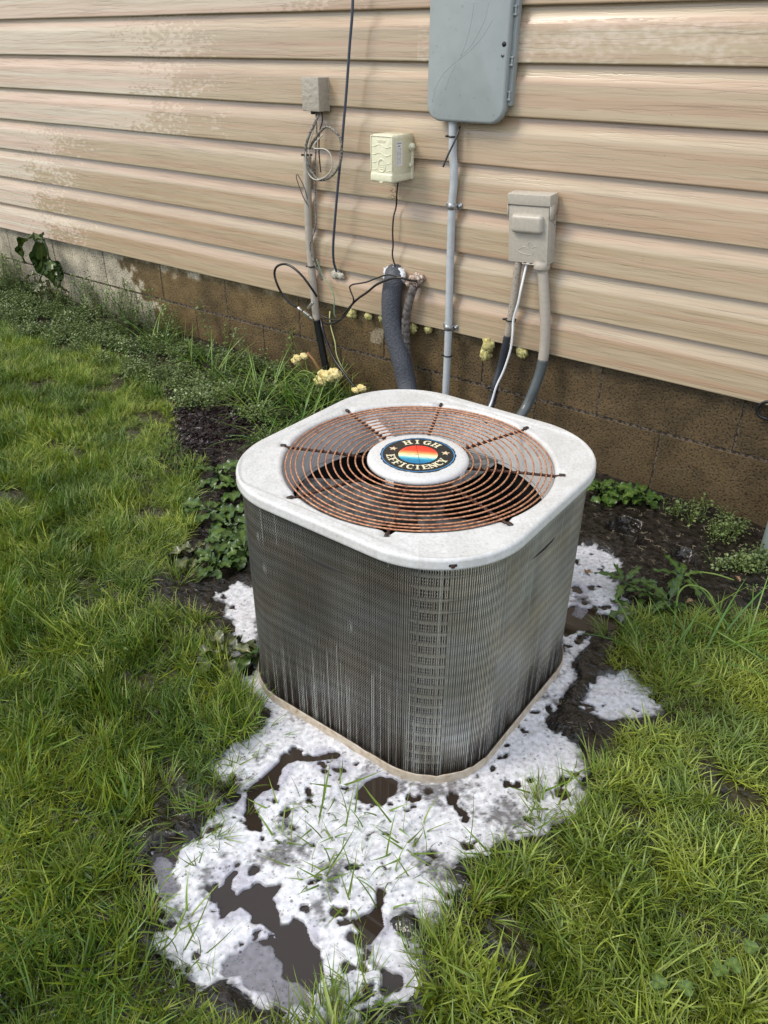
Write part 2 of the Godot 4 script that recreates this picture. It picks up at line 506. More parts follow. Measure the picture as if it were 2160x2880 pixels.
	m_weed = raster([
		PackedVector2Array([Vector2(-4.885, 0.749), Vector2(-3.268, -0.085), Vector2(-2.606, -0.008), Vector2(-1.893, 0.149), Vector2(-1.401, 0.117), Vector2(-0.973, 0.059), Vector2(-0.589, 0.064), Vector2(-0.599, 0.357), Vector2(-0.535, 0.578), Vector2(-0.740, 0.440), Vector2(-0.981, 0.524), Vector2(-1.230, 0.469), Vector2(-1.577, 0.425), Vector2(-1.941, 0.421), Vector2(-2.276, 0.483), Vector2(-3.951, 1.027)]),
		PackedVector2Array([Vector2(0.584, 0.039), Vector2(0.606, -0.059), Vector2(0.755, 0.023), Vector2(0.839, 0.097), Vector2(0.750, 0.174)]),
		PackedVector2Array([Vector2(0.829, 0.271), Vector2(0.910, 0.142), Vector2(1.014, 0.291), Vector2(0.889, 0.398)])], [], 8)


func spaced(from: float, to: float, lo: float, hi: float, step: float) -> PackedFloat32Array:
	# fine steps between lo and hi, growing steps out to from and to
	var o := PackedFloat32Array()
	var x := lo
	while x <= hi:
		o.append(x)
		x += step
	var s := step
	while o[o.size() - 1] < to - 0.001:
		s *= 1.4
		o.append(minf(o[o.size() - 1] + s, to))
	s = step
	while o[0] > from + 0.001:
		s *= 1.4
		o.insert(0, maxf(o[0] - s, from))
	return o


func heightfield(xs: PackedFloat32Array, zs: PackedFloat32Array, height: Callable, tint: Callable, cut := -1e9) -> ArrayMesh:
	var w := xs.size()
	var d := zs.size()
	var v := PackedVector3Array()
	var n := PackedVector3Array()
	var c := PackedColorArray()
	var uv := PackedVector2Array()
	for z in zs:
		for x in xs:
			var y: float = height.call(x, z)
			v.append(Vector3(x, y, z))
			c.append(tint.call(x, y, z))
			uv.append(Vector2(x, z))
	n.resize(v.size())
	for j in d:
		for i in w:
			var k := j * w + i
			var a := v[k + 1 if i < w - 1 else k] - v[k - 1 if i > 0 else k]
			var b := v[k + w if j < d - 1 else k] - v[k - w if j > 0 else k]
			n[k] = b.cross(a).normalized()
	var idx := PackedInt32Array()
	for j in d - 1:
		for i in w - 1:
			var k := j * w + i
			if maxf(maxf(v[k].y, v[k + 1].y), maxf(v[k + w].y, v[k + w + 1].y)) < cut:
				continue
			idx.append_array([k, k + 1, k + w, k + 1, k + w + 1, k + w])
	var arr := []
	arr.resize(Mesh.ARRAY_MAX)
	arr[Mesh.ARRAY_VERTEX] = v
	arr[Mesh.ARRAY_NORMAL] = n
	arr[Mesh.ARRAY_COLOR] = c
	arr[Mesh.ARRAY_TEX_UV] = uv
	arr[Mesh.ARRAY_INDEX] = idx
	var m := ArrayMesh.new()
	m.add_surface_from_arrays(Mesh.PRIMITIVE_TRIANGLES, arr)
	return m


func foam_field(x: float, z: float) -> float:
	var f := at_wet(m_foam, x, z)
	if f < 0.02:
		return 0.0
	var edge := 1.0 - smoothstep(0.8, 1.0, f)
	f += (0.42 * n_mid.get_noise_2d(x * 2.0 + 9.0, z * 2.0) + 0.30 * n_fine.get_noise_2d(x * 1.3, z * 1.3)) * (0.12 + 0.88 * edge)
	# small pools of their own between the lobes
	var lobes := n_mid.get_noise_2d(x * 1.5 - 4.0, z * 1.5) + 0.35 * n_fine.get_noise_2d(x * 0.8, z * 0.8)
	f = minf(f, 1.0 - smoothstep(0.36, 0.58, lobes))
	return minf(f, 1.0 - at_wet(m_water, x, z))


func build_ground() -> void:
	var soil := mat(Color.WHITE, 0.32)
	soil.vertex_color_use_as_albedo = true
	grain(soil, ramp_tex(512, 0.02, 11, [[0.25, Color(0.45, 0.43, 0.42)], [0.5, Color(0.82, 0.8, 0.78)], [0.62, Color(1, 1, 1)], [0.75, Color(1, 0.98, 0.95)]]), 3.1,
		ramp_tex(512, 0.03, 12, [[0.2, Color.BLACK], [0.8, Color.WHITE]]), 0.28)
	soil.roughness_texture = ramp_tex(512, 0.012, 13, [[0.3, Color(0.35, 0.35, 0.35)], [0.6, Color.WHITE]])
	var mud := Color(0.026, 0.021, 0.019)
	var thatch := Color(0.05, 0.046, 0.022)
	var tint := func(x: float, _y: float, z: float) -> Color:
		var l := at_mask(m_lawn, x, z) if x > MX0 and z < 2.45 else 1.0
		var c := mud.lerp(thatch, l) if x > MX0 and x < 1.69 and z < 2.49 else Color(0.05, 0.07, 0.022)
		return c.lerp(Color(0.02, 0.014, 0.012), at_mask(m_mulch, x, z))
	var g := inst("ground", heightfield(spaced(-40, 40, -2.9, 1.5, 0.01), spaced(-0.06, 40, -0.06, 2.2, 0.01), ground, tint), soil)
	tag(g, "dark wet muddy soil of the yard under grass and suds", "ground", "", "structure")
	# murky wash water
	var water := mat(lin(0.029, 0.0205, 0.0150), 0.02)
	water.metallic_specular = 0.42
	var s := Shape.new()
	var wy := WATER
	s.quad(Vector3(-0.35, wy, 0.3), Vector3(1.3, wy, 0.3), Vector3(1.3, wy, 2.15), Vector3(-0.35, wy, 2.15), Vector3.UP)
	tag(obj("water", s, water), "murky brown wash water lying in puddles between the white suds", "puddle", "", "structure")
	# suds
	var suds := mat(Color.WHITE, 0.28)
	suds.vertex_color_use_as_albedo = true
	suds.albedo_texture = bubble_tex(0)
	suds.heightmap_enabled = true
	suds.heightmap_texture = bubble_tex(1)
	suds.heightmap_scale = 0.06
	suds.transparency = BaseMaterial3D.TRANSPARENCY_ALPHA
	suds.uv1_scale = Vector3(3.3, 3.3, 1)
	suds.subsurf_scatter_enabled = true
	suds.subsurf_scatter_strength = 0.1
	var h := func(x: float, z: float) -> float:
		var f := foam_field(x, z)
		var film := at_wet(m_film, x, z)
		if f < 0.22 and film < 0.3:
			return -0.05
		if f < 0.5 and film >= 0.3:
			return WATER + 0.0012 if film > 0.5 else WATER - 0.004
		var pool := smoothstep(0.05, 0.4, at_wet(m_pool, x, z))
		var top := maxf(WATER, ground(x, z) - 0.002)
		var e := lerpf(0.0012, (f - 0.5) * 0.06, pool) if f < 0.5 else lerpf(0.0012, 0.0, pool) + 0.0042 * sqrt(clampf((f - 0.5) * 2.2, 0.0, 1.0))
		return top + e + smoothstep(0.6, 0.95, f) * 0.0028 * (n_mid.get_noise_2d(x * 1.6, z * 1.6) + 0.2 * n_fine.get_noise_2d(x * 1.5, z * 1.5))
	var t2 := func(x: float, _y: float, z: float) -> Color:
		var f := foam_field(x, z)
		if f < 0.5 and at_wet(m_film, x, z) >= 0.3:
			return Color(0.50, 0.49, 0.55, 0.42)
		var grit := n_fine.get_noise_2d(x * 1.4, z * 1.4) + 0.5 * n_fine.get_noise_2d(x * 3.5, z * 3.5)
		var patch := n_mid.get_noise_2d(x * 0.7 + 30.0, z * 0.7)
		var thin := smoothstep(0.08, 0.5, at_wet(m_pool, x, z) + 0.2 * patch)
		var a := smoothstep(0.26, 0.98, f + 0.16 * grit)
		a = lerpf(a, maxf(a, 0.80), thin)
		a *= 1.0 - clampf((patch - 0.2) * 2.2 + grit * 0.9, 0.0, 0.75) * smoothstep(0.08, 0.3, patch) * (1.0 - thin)
		return Color(0.76, 0.755, 0.785, a).lerp(Color(0.62, 0.61, 0.68, a * 0.85), thin)
	var o := inst("soap_suds", heightfield(spaced(-0.33, 1.25, -0.33, 1.25, 0.003), spaced(0.35, 2.10, 0.35, 2.10, 0.003), h, t2, -0.016), suds)
	tag(o, "white soap suds spread over the mud round the condenser", "soap suds", "", "stuff")


func bubble_tex(which: int) -> ImageTexture:
	var n := 1024
	var r := RandomNumberGenerator.new()
	r.seed = 5
	var px := PackedByteArray()
	var base := noise(0.02, 21, 5).get_seamless_image(n, n).get_data()
	px.resize(n * n)
	for i in n * n:
		px[i] = clampi(236 + int((base[i] - 128) * 0.28), 0, 255) if which == 0 else 150 + (base[i] >> 3)
	for b in 1500:
		var cx := r.randi() % n
		var cy := r.randi() % n
		var rad := 2.0 + 2.6 * r.randf() + 9.0 * pow(r.randf(), 8.0)
		var deep := r.randf_range(0.2, 0.6)
		# bubbles gather
		if base[cy * n + cx] > 128 and r.randf() < 0.75:
			continue
		var k := int(ceil(rad)) + 1
		for y in range(-k, k + 1):
			for x in range(-k, k + 1):
				var d := sqrt(x * x + y * y) / rad
				if d > 1.25:
					continue
				var at := ((cy + y + n) % n) * n + (cx + x + n) % n
				if which == 0:
					px[at] = int(lerpf(px[at], 255.0 if d > 0.95 else 60.0 + 90.0 * d, (1.0 - absf(d - 1.1) * 4.0 if d > 0.95 else 1.0) * deep))  # dark hollow and highlight rim of each bubble are painted in
				else:
					px[at] = int(lerpf(px[at], 70.0 if d < 0.9 else 220.0, deep))
	return ImageTexture.create_from_image(Image.create_from_data(n, n, false, Image.FORMAT_L8, px))


# ---------------------------------------------------------------- house
func dry_edge(k: int, t: float) -> float:
	# where along the wall row k turns from dry (left) to hosed down (right)
	var e: Array = [-2.42, -2.50, -2.48, -2.30, -1.55, -1.48, -1.50, -0.85, -0.7, -0.7]
	return e[k]


func wall_textures() -> Array:
	var w := 2048
	var h := 1020
	var rowpx := h / ROWS
	var span := WX1 - WX0
	var streak := noise(0.06, 31, 4).get_image(72, h)
	streak.resize(w, h, Image.INTERPOLATE_CUBIC)
	var st := streak.get_data()
	var pink := noise(0.035, 32, 3).get_image(48, h)
	pink.resize(w, h, Image.INTERPOLATE_CUBIC)
	var pk := pink.get_data()
	var fine := noise(0.22, 33, 2).get_image(160, h)
	fine.resize(w, h, Image.INTERPOLATE_CUBIC)
	var fn := fine.get_data()
	var blot := noise(0.012, 34, 3).get_image(w, h).get_data()
	var drop := noise(0.08, 35, 3).get_image(w, h).get_data()
	var bump := PackedByteArray()
	bump.resize(w * h)
	bump.fill(170)
	var r := RandomNumberGenerator.new()
	r.seed = 9
	for k in ROWS:
		for i in 640:
			var x := r.randi_range(-60, w)
			var y := float(k * rowpx) + r.randf_range(2, rowpx - 3)
			var len := r.randi_range(14, 150)
			var v := 0.0
			var deep := r.randf_range(0.3, 1.0)
			for s in len:
				v = clampf(v + r.randf_range(-0.11, 0.11) - v * 0.14, -0.5, 0.5)
				y = clampf(y + v, k * rowpx + 1, (k + 1) * rowpx - 2)
				if x + s < 0 or x + s >= w:
					continue
				var at := int(y) * w + x + s
				bump[at] = int(bump[at] * (1.0 - 0.62 * deep * sin(PI * s / len)))
	var alb := PackedByteArray()
	alb.resize(w * h * 3)
	var rgh := PackedByteArray()
	rgh.resize(w * h)
	var coat := PackedByteArray()
	coat.resize(w * h)
	for y in h:
		var k := ROWS - 1 - y / rowpx          # image row 0 is the topmost course
		var t := 1.0 - float(y % rowpx) / rowpx
		for x in w:
			var at := y * w + x
			var wx := WX0 + span * x / w
			var a := clampf((st[at] - 128) / 95.0, -1, 1)
			var b := clampf((pk[at] - 120) / 70.0 + (t - 0.6) * 0.6, -0.4, 1)
			var c := (fn[at] - 128) / 128.0
			var wet := (wx - dry_edge(k, t)) / 0.16 + (blot[at] - 128) / 70.0 + (drop[at] - 128) / 50.0
			if wx > -0.35 and k == 6:
				wet = 0.54 - (drop[at] - 118) / 230.0 - (blot[at] - 128) / 260.0 if t < 0.75 else 0.625
			wet = clampf(wet * 1.6, 0.0, 1.0)
			var red := 205.0 + a * 7.0 + c * 6.0 - maxf(-b, 0.0) * 4.0
			var grn := 188.0 + a * 9.0 + c * 7.0 - b * 6.0
			var blu := 169.0 + a * 10.0 + c * 8.0 - b * 5.0
			var d := 0.68 + 0.32 * bump[at] / 170.0
			coat[at] = int(255.0 * wet)
			rgh[at] = int(lerpf(190, 76 + c * 25, wet))
			red *= lerpf(1.0, 0.90, wet) * d
			grn *= lerpf(1.0, 0.865, wet) * d
			blu *= lerpf(1.0, 0.80, wet) * d
			alb[at * 3] = clampi(int(red), 0, 255)
			alb[at * 3 + 1] = clampi(int(grn), 0, 255)
			alb[at * 3 + 2] = clampi(int(blu), 0, 255)
	# dirt flecks below the cream box and a few over the wall
	for i in 190:
		var fx := (-0.425 + r.randfn(0, 0.011) if i < 110 else r.randf_range(-3.0, 1.2)) - WX0
		var fy := r.randf_range(0.742, 0.800) if i < 110 else r.randf_range(SIDE_Y, SIDE_Y + 0.9)
		var at := clampi(int((1.0 - (fy - SIDE_Y) / (ROW * ROWS)) * h), 0, h - 1) * w + clampi(int(fx / span * w), 0, w - 1)
		for q in 3:
			alb[at * 3 + q] = int(alb[at * 3 + q] * (0.35 if i < 110 else 0.6))
	return [ImageTexture.create_from_image(Image.create_from_data(w, h, false, Image.FORMAT_RGB8, alb)),
		ImageTexture.create_from_image(Image.create_from_data(w, h, false, Image.FORMAT_L8, bump)),
		ImageTexture.create_from_image(Image.create_from_data(w, h, false, Image.FORMAT_L8, rgh)),
		ImageTexture.create_from_image(Image.create_from_data(w, h, false, Image.FORMAT_L8, coat))]


func siding_board(k: int, x0: float, x1: float, proud: float, m: Material, parent: Node) -> void:
	var y0 := SIDE_Y + k * ROW
	# (height in the course, distance from the wall)
	var prof := [Vector2(1.0, 0.0135), Vector2(0.94, 0.0150), Vector2(0.86, 0.0175), Vector2(0.76, 0.0220), Vector2(0.68, 0.0262), Vector2(0.63, 0.0279), Vector2(0.58, 0.0284),
		Vector2(0.4, 0.0291), Vector2(0.2, 0.0299), Vector2(0.03, 0.0305), Vector2(0.008, 0.0302), Vector2(-0.004, 0.0290), Vector2(-0.010, 0.0270), Vector2(-0.012, 0.0150)]
	var nx := maxi(2, int((x1 - x0) / 0.1))
	var v := PackedVector3Array()
	var n := PackedVector3Array()
	var uv := PackedVector2Array()
	var idx := PackedInt32Array()
	for i in nx + 1:
		var x := lerpf(x0, x1, float(i) / nx)
		for j in prof.size():
			var p: Vector2 = prof[j]
			var wav := 0.0012 * n_big.get_noise_2d(x * 2.0, k * 3.0)
			var y := y0 + p.x * ROW + 0.0012 * n_big.get_noise_2d(x * 0.9 + 5.0, k * 1.0)
			v.append(Vector3(x, y, p.y + proud + wav))
			var a: Vector2 = prof[maxi(j - 1, 0)]
			var b: Vector2 = prof[mini(j + 1, prof.size() - 1)]
			n.append(Vector3(0, (b.y - a.y), -(b.x - a.x) * ROW).normalized())
			uv.append(Vector2((x - WX0) / (WX1 - WX0), 1.0 - ((k if k < ROWS else 7 + k % 3) + clampf(p.x, 0.004, 0.996)) / ROWS))
	var m_ := prof.size()
	for i in nx:
		for j in m_ - 1:
			var q := i * m_ + j
			idx.append_array([q, q + m_, q + 1, q + 1, q + m_, q + m_ + 1])
	var arr := []
	arr.resize(Mesh.ARRAY_MAX)
	arr[Mesh.ARRAY_VERTEX] = v
	arr[Mesh.ARRAY_NORMAL] = n
	arr[Mesh.ARRAY_TEX_UV] = uv
	arr[Mesh.ARRAY_INDEX] = idx
	var me := ArrayMesh.new()
	me.add_surface_from_arrays(Mesh.PRIMITIVE_TRIANGLES, arr)
	inst("siding_board", me, m, parent)


func build_house() -> void:
	var house := thing("house", "house wall of tan woodgrain siding over brown concrete blocks, wet except at its left", "house")
	var tx := wall_textures()
	var vinyl := mat(Color.WHITE, 1.0)
	vinyl.albedo_texture = tx[0]
	vinyl.heightmap_enabled = true
	vinyl.heightmap_texture = tx[1]
	vinyl.heightmap_scale = 0.07
	vinyl.roughness_texture = tx[2]
	vinyl.clearcoat_enabled = true
	vinyl.clearcoat = 0.8
	vinyl.clearcoat_roughness = 0.16
	vinyl.clearcoat_texture = tx[3]
	vinyl.texture_repeat = false
	var s := Shape.new(false)
	s.rbox(Vector3((WX0 + WX1) / 2, SIDE_Y + ROWS_UP * ROW / 2 + 0.02, -0.12), Vector3(WX1 - WX0, ROWS_UP * ROW + 0.04, 0.24), 0.004, Basis.IDENTITY, 1)
	var backing := obj("siding", s, mat(lin(0.2, 0.17, 0.12), 0.9), house)
	var seams := [-0.318, -0.335, -0.402, -0.402, -1.40, -1.41, -2.3, -2.3, 0.95, 0.95]
	for k in ROWS_UP:
		var x: float = seams[k % ROWS]
		siding_board(k, WX0, x + 0.02, 0.0, vinyl, backing)
		siding_board(k, x, WX1, 0.0012, vinyl, backing)
	s = Shape.new(false)
	var added_eave := SIDE_Y + ROWS_UP * ROW + 0.03
	s.rbox(Vector3((WX0 + WX1) / 2, added_eave + 0.01, 0.12), Vector3(WX1 - WX0, 0.02, 0.48), 0.004, Basis.IDENTITY, 1)
	s.rbox(Vector3((WX0 + WX1) / 2, added_eave + 0.08, 0.37), Vector3(WX1 - WX0, 0.17, 0.02), 0.004, Basis.IDENTITY, 1)
	obj("added_eave", s, mat(lin(0.72, 0.71, 0.68), 0.5), house)  # unseen overhang, added for what the puddles reflect
	# foundation of concrete blocks
	var bt := block_textures()
	var cmu := mat(Color.WHITE, 1.0)
	cmu.albedo_texture = bt[0]
	cmu.heightmap_enabled = true
	cmu.heightmap_texture = bt[1]
	cmu.heightmap_scale = 0.35
	cmu.roughness_texture = bt[2]
	cmu.texture_repeat = false
	s = Shape.new(false)
	s.quad(Vector3(WX0, -0.3, -0.0022), Vector3(WX1, -0.3, -0.0022), Vector3(WX1, 0.41, -0.0022), Vector3(WX0, 0.41, -0.0022), Vector3.BACK)
	s.quad(Vector3(WX0, -0.3, -0.24), Vector3(WX1, -0.3, -0.24), Vector3(WX1, 0.41, -0.24), Vector3(WX0, 0.41, -0.24), Vector3.FORWARD)
	var joint := mat(lin(0.145, 0.115, 0.085), 0.8)
	grain(joint, ramp_tex(256, 0.05, 41, [[0.3, Color(0.45, 0.42, 0.4)], [0.7, Color.WHITE]]), 6.0)
	var found := obj("foundation", s, joint, house)
	for course in 3:
		var y0 := 0.2005 + 0.2032 * (1 - course)
		var x := -3.1288 + 0.4064 * (-3 + 0.5 * (course % 2))
		while x < WX1:
			block(maxf(x, WX0) + 0.0018, minf(x + 0.4064, WX1) - 0.0018, y0 + 0.0012, y0 + 0.1965 + 0.002 * n_mid.get_noise_2d(x, y0), cmu, found)
			x += 0.4064


func block(x0: float, x1: float, y0: float, y1: float, m: Material, parent: Node) -> void:
	if x1 - x0 < 0.02:
		return
	var s := Shape.new(false)
	var e := 0.002
	var z := 0.0015 * n_mid.get_noise_2d(x0 * 3.0, y0 * 3.0)
	var nx := 8
	var ny := 4
	var f := func(i: int, j: int) -> Vector3:
		var x := lerpf(x0 + e, x1 - e, float(i) / nx)
		var y := lerpf(y0 + e, y1 - e, float(j) / ny)
		return Vector3(x, y, z + 0.0015 * n_fine.get_noise_2d(x * 2.0, y * 2.0))
	var uvf := func(p: Vector3) -> Vector2: return Vector2((p.x - WX0) / (WX1 - WX0), 1.0 - (p.y + 0.25) / 0.7)
	var put := func(a: Vector3, b: Vector3, c: Vector3, d: Vector3, out: Vector3) -> void:
		s.tri(a, b, c, out, uvf.call(a), uvf.call(b), uvf.call(c))
		s.tri(a, c, d, out, uvf.call(a), uvf.call(c), uvf.call(d))
	for i in nx:
		for j in ny:
			put.call(f.call(i, j), f.call(i + 1, j), f.call(i + 1, j + 1), f.call(i, j + 1), Vector3.BACK)
	for i in nx:   # chamfers and sides back to the joint
		for side: int in [0, ny]:
			var a: Vector3 = f.call(i, side)
			var b: Vector3 = f.call(i + 1, side)
			var o := Vector3(0, -e if side == 0 else e, -0.004)
			put.call(a, b, b + o, a + o, Vector3(0, o.y, e))
			put.call(a + o, b + o, b + o + Vector3(0, 0, -0.02), a + o + Vector3(0, 0, -0.02), Vector3(0, o.y, 0))
	for j in ny:
		for side: int in [0, nx]:
			var a: Vector3 = f.call(side, j)
			var b: Vector3 = f.call(side, j + 1)
			var o := Vector3(-e if side == 0 else e, 0, -0.004)
			put.call(a, b, b + o, a + o, Vector3(o.x, 0, e))
			put.call(a + o, b + o, b + o + Vector3(0, 0, -0.02), a + o + Vector3(0, 0, -0.02), Vector3(o.x, 0, 0))
	obj("concrete_block", s, m, parent)


func block_textures() -> Array:
	var w := 2048
	var h := 256
	var big := noise(0.006, 51, 4).get_image(w, h).get_data()
	var mid := noise(0.03, 52, 4).get_image(w, h).get_data()
	var pore := noise(0.4, 53, 2).get_image(w, h).get_data()
	var alb := PackedByteArray()
	alb.resize(w * h * 3)
	var bump := PackedByteArray()
	bump.resize(w * h)
	var rgh := PackedByteArray()
	rgh.resize(w * h)
	for y in h:
		var wy := 0.45 - 0.7 * y / h
		for x in w:
			var at := y * w + x
			var wx := WX0 + (WX1 - WX0) * x / w
			var a := (big[at] - 128) / 128.0
			var b := (mid[at] - 128) / 128.0
			var c := (pore[at] - 128) / 128.0
			# dry to the left, and a ragged dry strip in the shelter of the siding
			var dry := (-1.83 - (wy - 0.2) * 0.55 - wx) / 0.06 + b * 2.2 + a
			var strip := (wy - 0.345 - 0.012 * clampf(wx + 0.3, -1, 1)) / 0.02 + b * 2.2 + a * 1.0
			var splash := 0.0
			if wx > -0.55 and wx < -0.45 and wy > 0.25 and wy < 0.31:
				splash = clampf(b * 4.0 + 0.6, 0, 0.55)
			var k := clampf(maxf(dry, strip * 0.5), 0, 1)
			k = maxf(k if wx < -1.4 else k * 0.45, splash)
			var far := smoothstep(-0.6, 0.5, wx)
			var hole := clampf(-c * 2.4 - 0.55, 0, 1) * 0.65
			var light := 1.0 + 0.20 * a + 0.16 * b + 0.22 * clampf(c, 0, 1) - hole
			var low_dark := clampf((0.1 - wy) / 0.15 + b, 0, 1) * 0.4  # block tone darkens towards the ground, with random mottling
			alb[at * 3] = clampi(int(lerpf(lerpf(101, 88, far), 166, k) * light * (1.0 - 0.3 * low_dark)), 0, 255)
			alb[at * 3 + 1] = clampi(int(lerpf(lerpf(83, 73, far), 157, k) * light * (1.0 - 0.25 * low_dark)), 0, 255)
			alb[at * 3 + 2] = clampi(int(lerpf(lerpf(55, 51, far), 138, k) * light * (1.0 - 0.2 * low_dark)), 0, 255)
			bump[at] = clampi(int(150 + 50 * b + 60 * clampf(c, -0.4, 1) - 90 * hole), 0, 255)
			rgh[at] = int(lerpf(120, 230, k))
	return [ImageTexture.create_from_image(Image.create_from_data(w, h, false, Image.FORMAT_RGB8, alb)),
		ImageTexture.create_from_image(Image.create_from_data(w, h, false, Image.FORMAT_L8, bump)),
		ImageTexture.create_from_image(Image.create_from_data(w, h, false, Image.FORMAT_L8, rgh))]


# ---------------------------------------------------------------- condenser
func build_condenser() -> void:
	var ac := thing("air_conditioner", "square grey air conditioner condenser with white lid and rusty round fan grille standing in suds", "air conditioner", AC)
	var top := 0.503
	var speck := ramp_tex(512, 0.06, 61, [[0.06, Color(0.74, 0.73, 0.71)], [0.16, Color(0.91, 0.905, 0.90)], [0.5, Color(0.95, 0.95, 0.945)], [0.85, Color(0.98, 0.98, 0.98)]], 6)
	var paint := grain(mat(lin(0.69, 0.69, 0.685), 0.42), speck, 4.3, ramp_tex(256, 0.08, 62, [[0.2, Color.BLACK], [0.8, Color.WHITE]]), 0.01)
	paint.vertex_color_use_as_albedo = true
	# lid
	var half := 0.2915
	var edge := rsq(half, 0.174, 28, 28)
	var R := 0.2545
	var prof := []     # [share from opening to rim, height]
	for i in 22:
		var a := PI / 2 * i / 4.0
		if i < 4:
			prof.append([-0.006 * (1.0 - sin(a)), -0.006 * (1.0 - cos(PI / 2 - a))])
	prof.clear()
	prof.append([0.0, -0.016, true])
	prof.append([0.0008, -0.009, true])
	prof.append([0.003, -0.0045, true])
	prof.append([0.008, -0.002, true])
	var rows := 14
	for i in rows + 1:
		prof.append([float(i) / rows, 0.0, false])
	var v := PackedVector3Array()
	var c := PackedColorArray()
	var ne := edge.size()
	var lines := []
	for e in edge:
		var dirn := e.normalized()
		var line := PackedVector3Array()
		var inner := dirn * R
		var outer := e - dirn * 0.007
		for q: Array in prof:
			var p := inner + dirn * float(q[0]) if q[2] else (inner + dirn * 0.011).lerp(outer, q[0])
			var y := float(q[1])
			if not q[2]:
				# the panel is pressed slightly below its border
				y -= 0.0026 * smoothstep(0.020, 0.027, half - maxf(absf(p.x), absf(p.y)) if e.length() < 0.36 else (e - p).length())
			for k in 8:
				var ang := deg_to_rad(20.8 + 45.0 * k)
				var u := p.rotated(-ang)
				var far := Vector2((u.x - 0.262) / 0.017, u.y / 0.011).length()
				y -= 0.0065 * (1.0 - smoothstep(0.55, 1.1, far)) if u.x > 0.2 else 0.0
			line.append(Vector3(p.x, top + y, p.y))
		# rounded rim and skirt
		for i in range(1, 6):
			var a := PI / 2 * i / 5.0
			var p := outer + dirn * 0.007 * sin(a)
			line.append(Vector3(p.x, top - 0.007 * (1.0 - cos(a)), p.y))
		line.append(Vector3(e.x, top - 0.0165, e.y))
		var lip := e + dirn * 0.0008
		line.append(Vector3(lip.x, top - 0.0195, lip.y))
		lip = e - dirn * 0.004
		line.append(Vector3(lip.x, top - 0.0205, lip.y))
		lip = e - dirn * 0.03
		line.append(Vector3(lip.x, top - 0.0190, lip.y))
		lines.append(line)
	var s := Shape.new()
	for i in ne:
		var A: PackedVector3Array = lines[i]
		var B: PackedVector3Array = lines[(i + 1) % ne]
		for j in A.size() - 1:
			var out := Vector3.UP
			if j < 4:
				out = Vector3(-A[j].x, 0.2, -A[j].z)
			elif j >= prof.size():
				out = Vector3(A[j].x, 0.05, A[j].z)
			if j >= A.size() - 2:
				out = Vector3.DOWN
			var stain := clampf(0.5 + 0.9 * n_mid.get_noise_2d(A[j].x * 1.6, A[j].z * 1.6) + 0.8 * n_fine.get_noise_2d(A[j].x, A[j].z), 0, 1)
			s.col = Color(0.89, 0.885, 0.87).lerp(Color(1, 1, 1), stain)
			s.quad(A[j], A[j + 1], B[j + 1], B[j], out)
	var lid := obj("top_cover", s, paint, ac)
	# slot with a screw in the near corner of the rim, and scuffs
	var dark := mat(lin(0.012, 0.009, 0.007), 0.6)
	var rusty := grain(mat(lin(0.9, 0.9, 0.9), 0.6, 0.1), ramp_tex(256, 0.06, 63, [[0.25, Color(0.14, 0.075, 0.055)], [0.55, Color(0.25, 0.135, 0.09)], [0.8, Color(0.48, 0.32, 0.23)]]), 14.0)
	var cn := Vector3(0.707, 0, 0.707)
	var spot := Vector3(edge[14].x, top - 0.0115, edge[14].y) + Vector3(-0.004, 0, 0.004)
	s = Shape.new()
	var face := Basis(Vector3(0.707, 0, -0.707), Vector3.UP, cn)
	s.rbox(spot, Vector3(0.013, 0.005, 0.002), 0.001, face, 1)
	obj("slot", s, dark, lid)
	s = Shape.new()
	s.rbox(spot + Vector3(0, -0.0015, 0) + cn * 0.001, Vector3(0.006, 0.006, 0.003), 0.0014, face, 2)
	obj("screw", s, rusty, lid)

	# shroud under the opening
	var grey := grain(mat(lin(0.80, 0.81, 0.82), 0.4), speck, 2.0)
	s = Shape.new()
	s.lathe(PackedVector2Array([Vector2(0.2545, top - 0.016), Vector2(0.2535, 0.47), Vector2(0.250, 0.41), Vector2(0.249, 0.40)]), Vector3.ZERO, 96)
	obj("fan_shroud", s, grey, ac)
	s = Shape.new()
	s.lathe(PackedVector2Array([Vector2(0.2785, 0.408), Vector2(0.249, 0.408)]), Vector3.ZERO, 64)
	obj("baffle", s, mat(lin(0.03, 0.03, 0.032), 0.7), ac)

	# coil: fins round three and a half sides, tubes through them, an added black sheet behind for the shade inside
	build_fins(ac)
	var tube_m := mat(lin(0.42, 0.40, 0.33), 0.42, 0.6)
	s = Shape.new()
	var loop := PackedVector3Array()
	var rs := rsq(0.2655, 0.127, 12, 2)
	rs.append(rs[0])
	for q in rs:
		loop.append(Vector3(q.x, 0, q.y))
	s.tube(loop, 0.0035, 8, false)
	var tube_mesh := s.mesh()
	for k in 19:
		var t := inst("coil_tube", tube_mesh, tube_m, ac)
		t.position.y = 0.036 + 0.0235 * k
	s = Shape.new()
	var core := rsq(0.254, 0.116, 10, 1)
	for i in core.size():
		var a := core[i]
		var b := core[(i + 1) % core.size()]
		s.quad(Vector3(a.x, 0.004, a.y), Vector3(b.x, 0.004, b.y), Vector3(b.x, 0.482, b.y), Vector3(a.x, 0.482, a.y), Vector3(a.x, 0, a.y))
	obj("coil_shade_sheet", s, mat(lin(0.012, 0.012, 0.012), 0.9), ac)  # black sheet put in so the gaps between fins read as shade

	# base pan
	var pan := grain(mat(lin(0.52, 0.46, 0.38), 0.55), ramp_tex(512, 0.03, 64, [[0.08, Color(0.45, 0.36, 0.28)], [0.2, Color(0.84, 0.80, 0.74)], [0.5, Color(0.95, 0.93, 0.9)], [0.8, Color.WHITE]]), 3.0,
		ramp_tex(256, 0.05, 65, [[0.2, Color.BLACK], [0.8, Color.WHITE]]), 0.05)
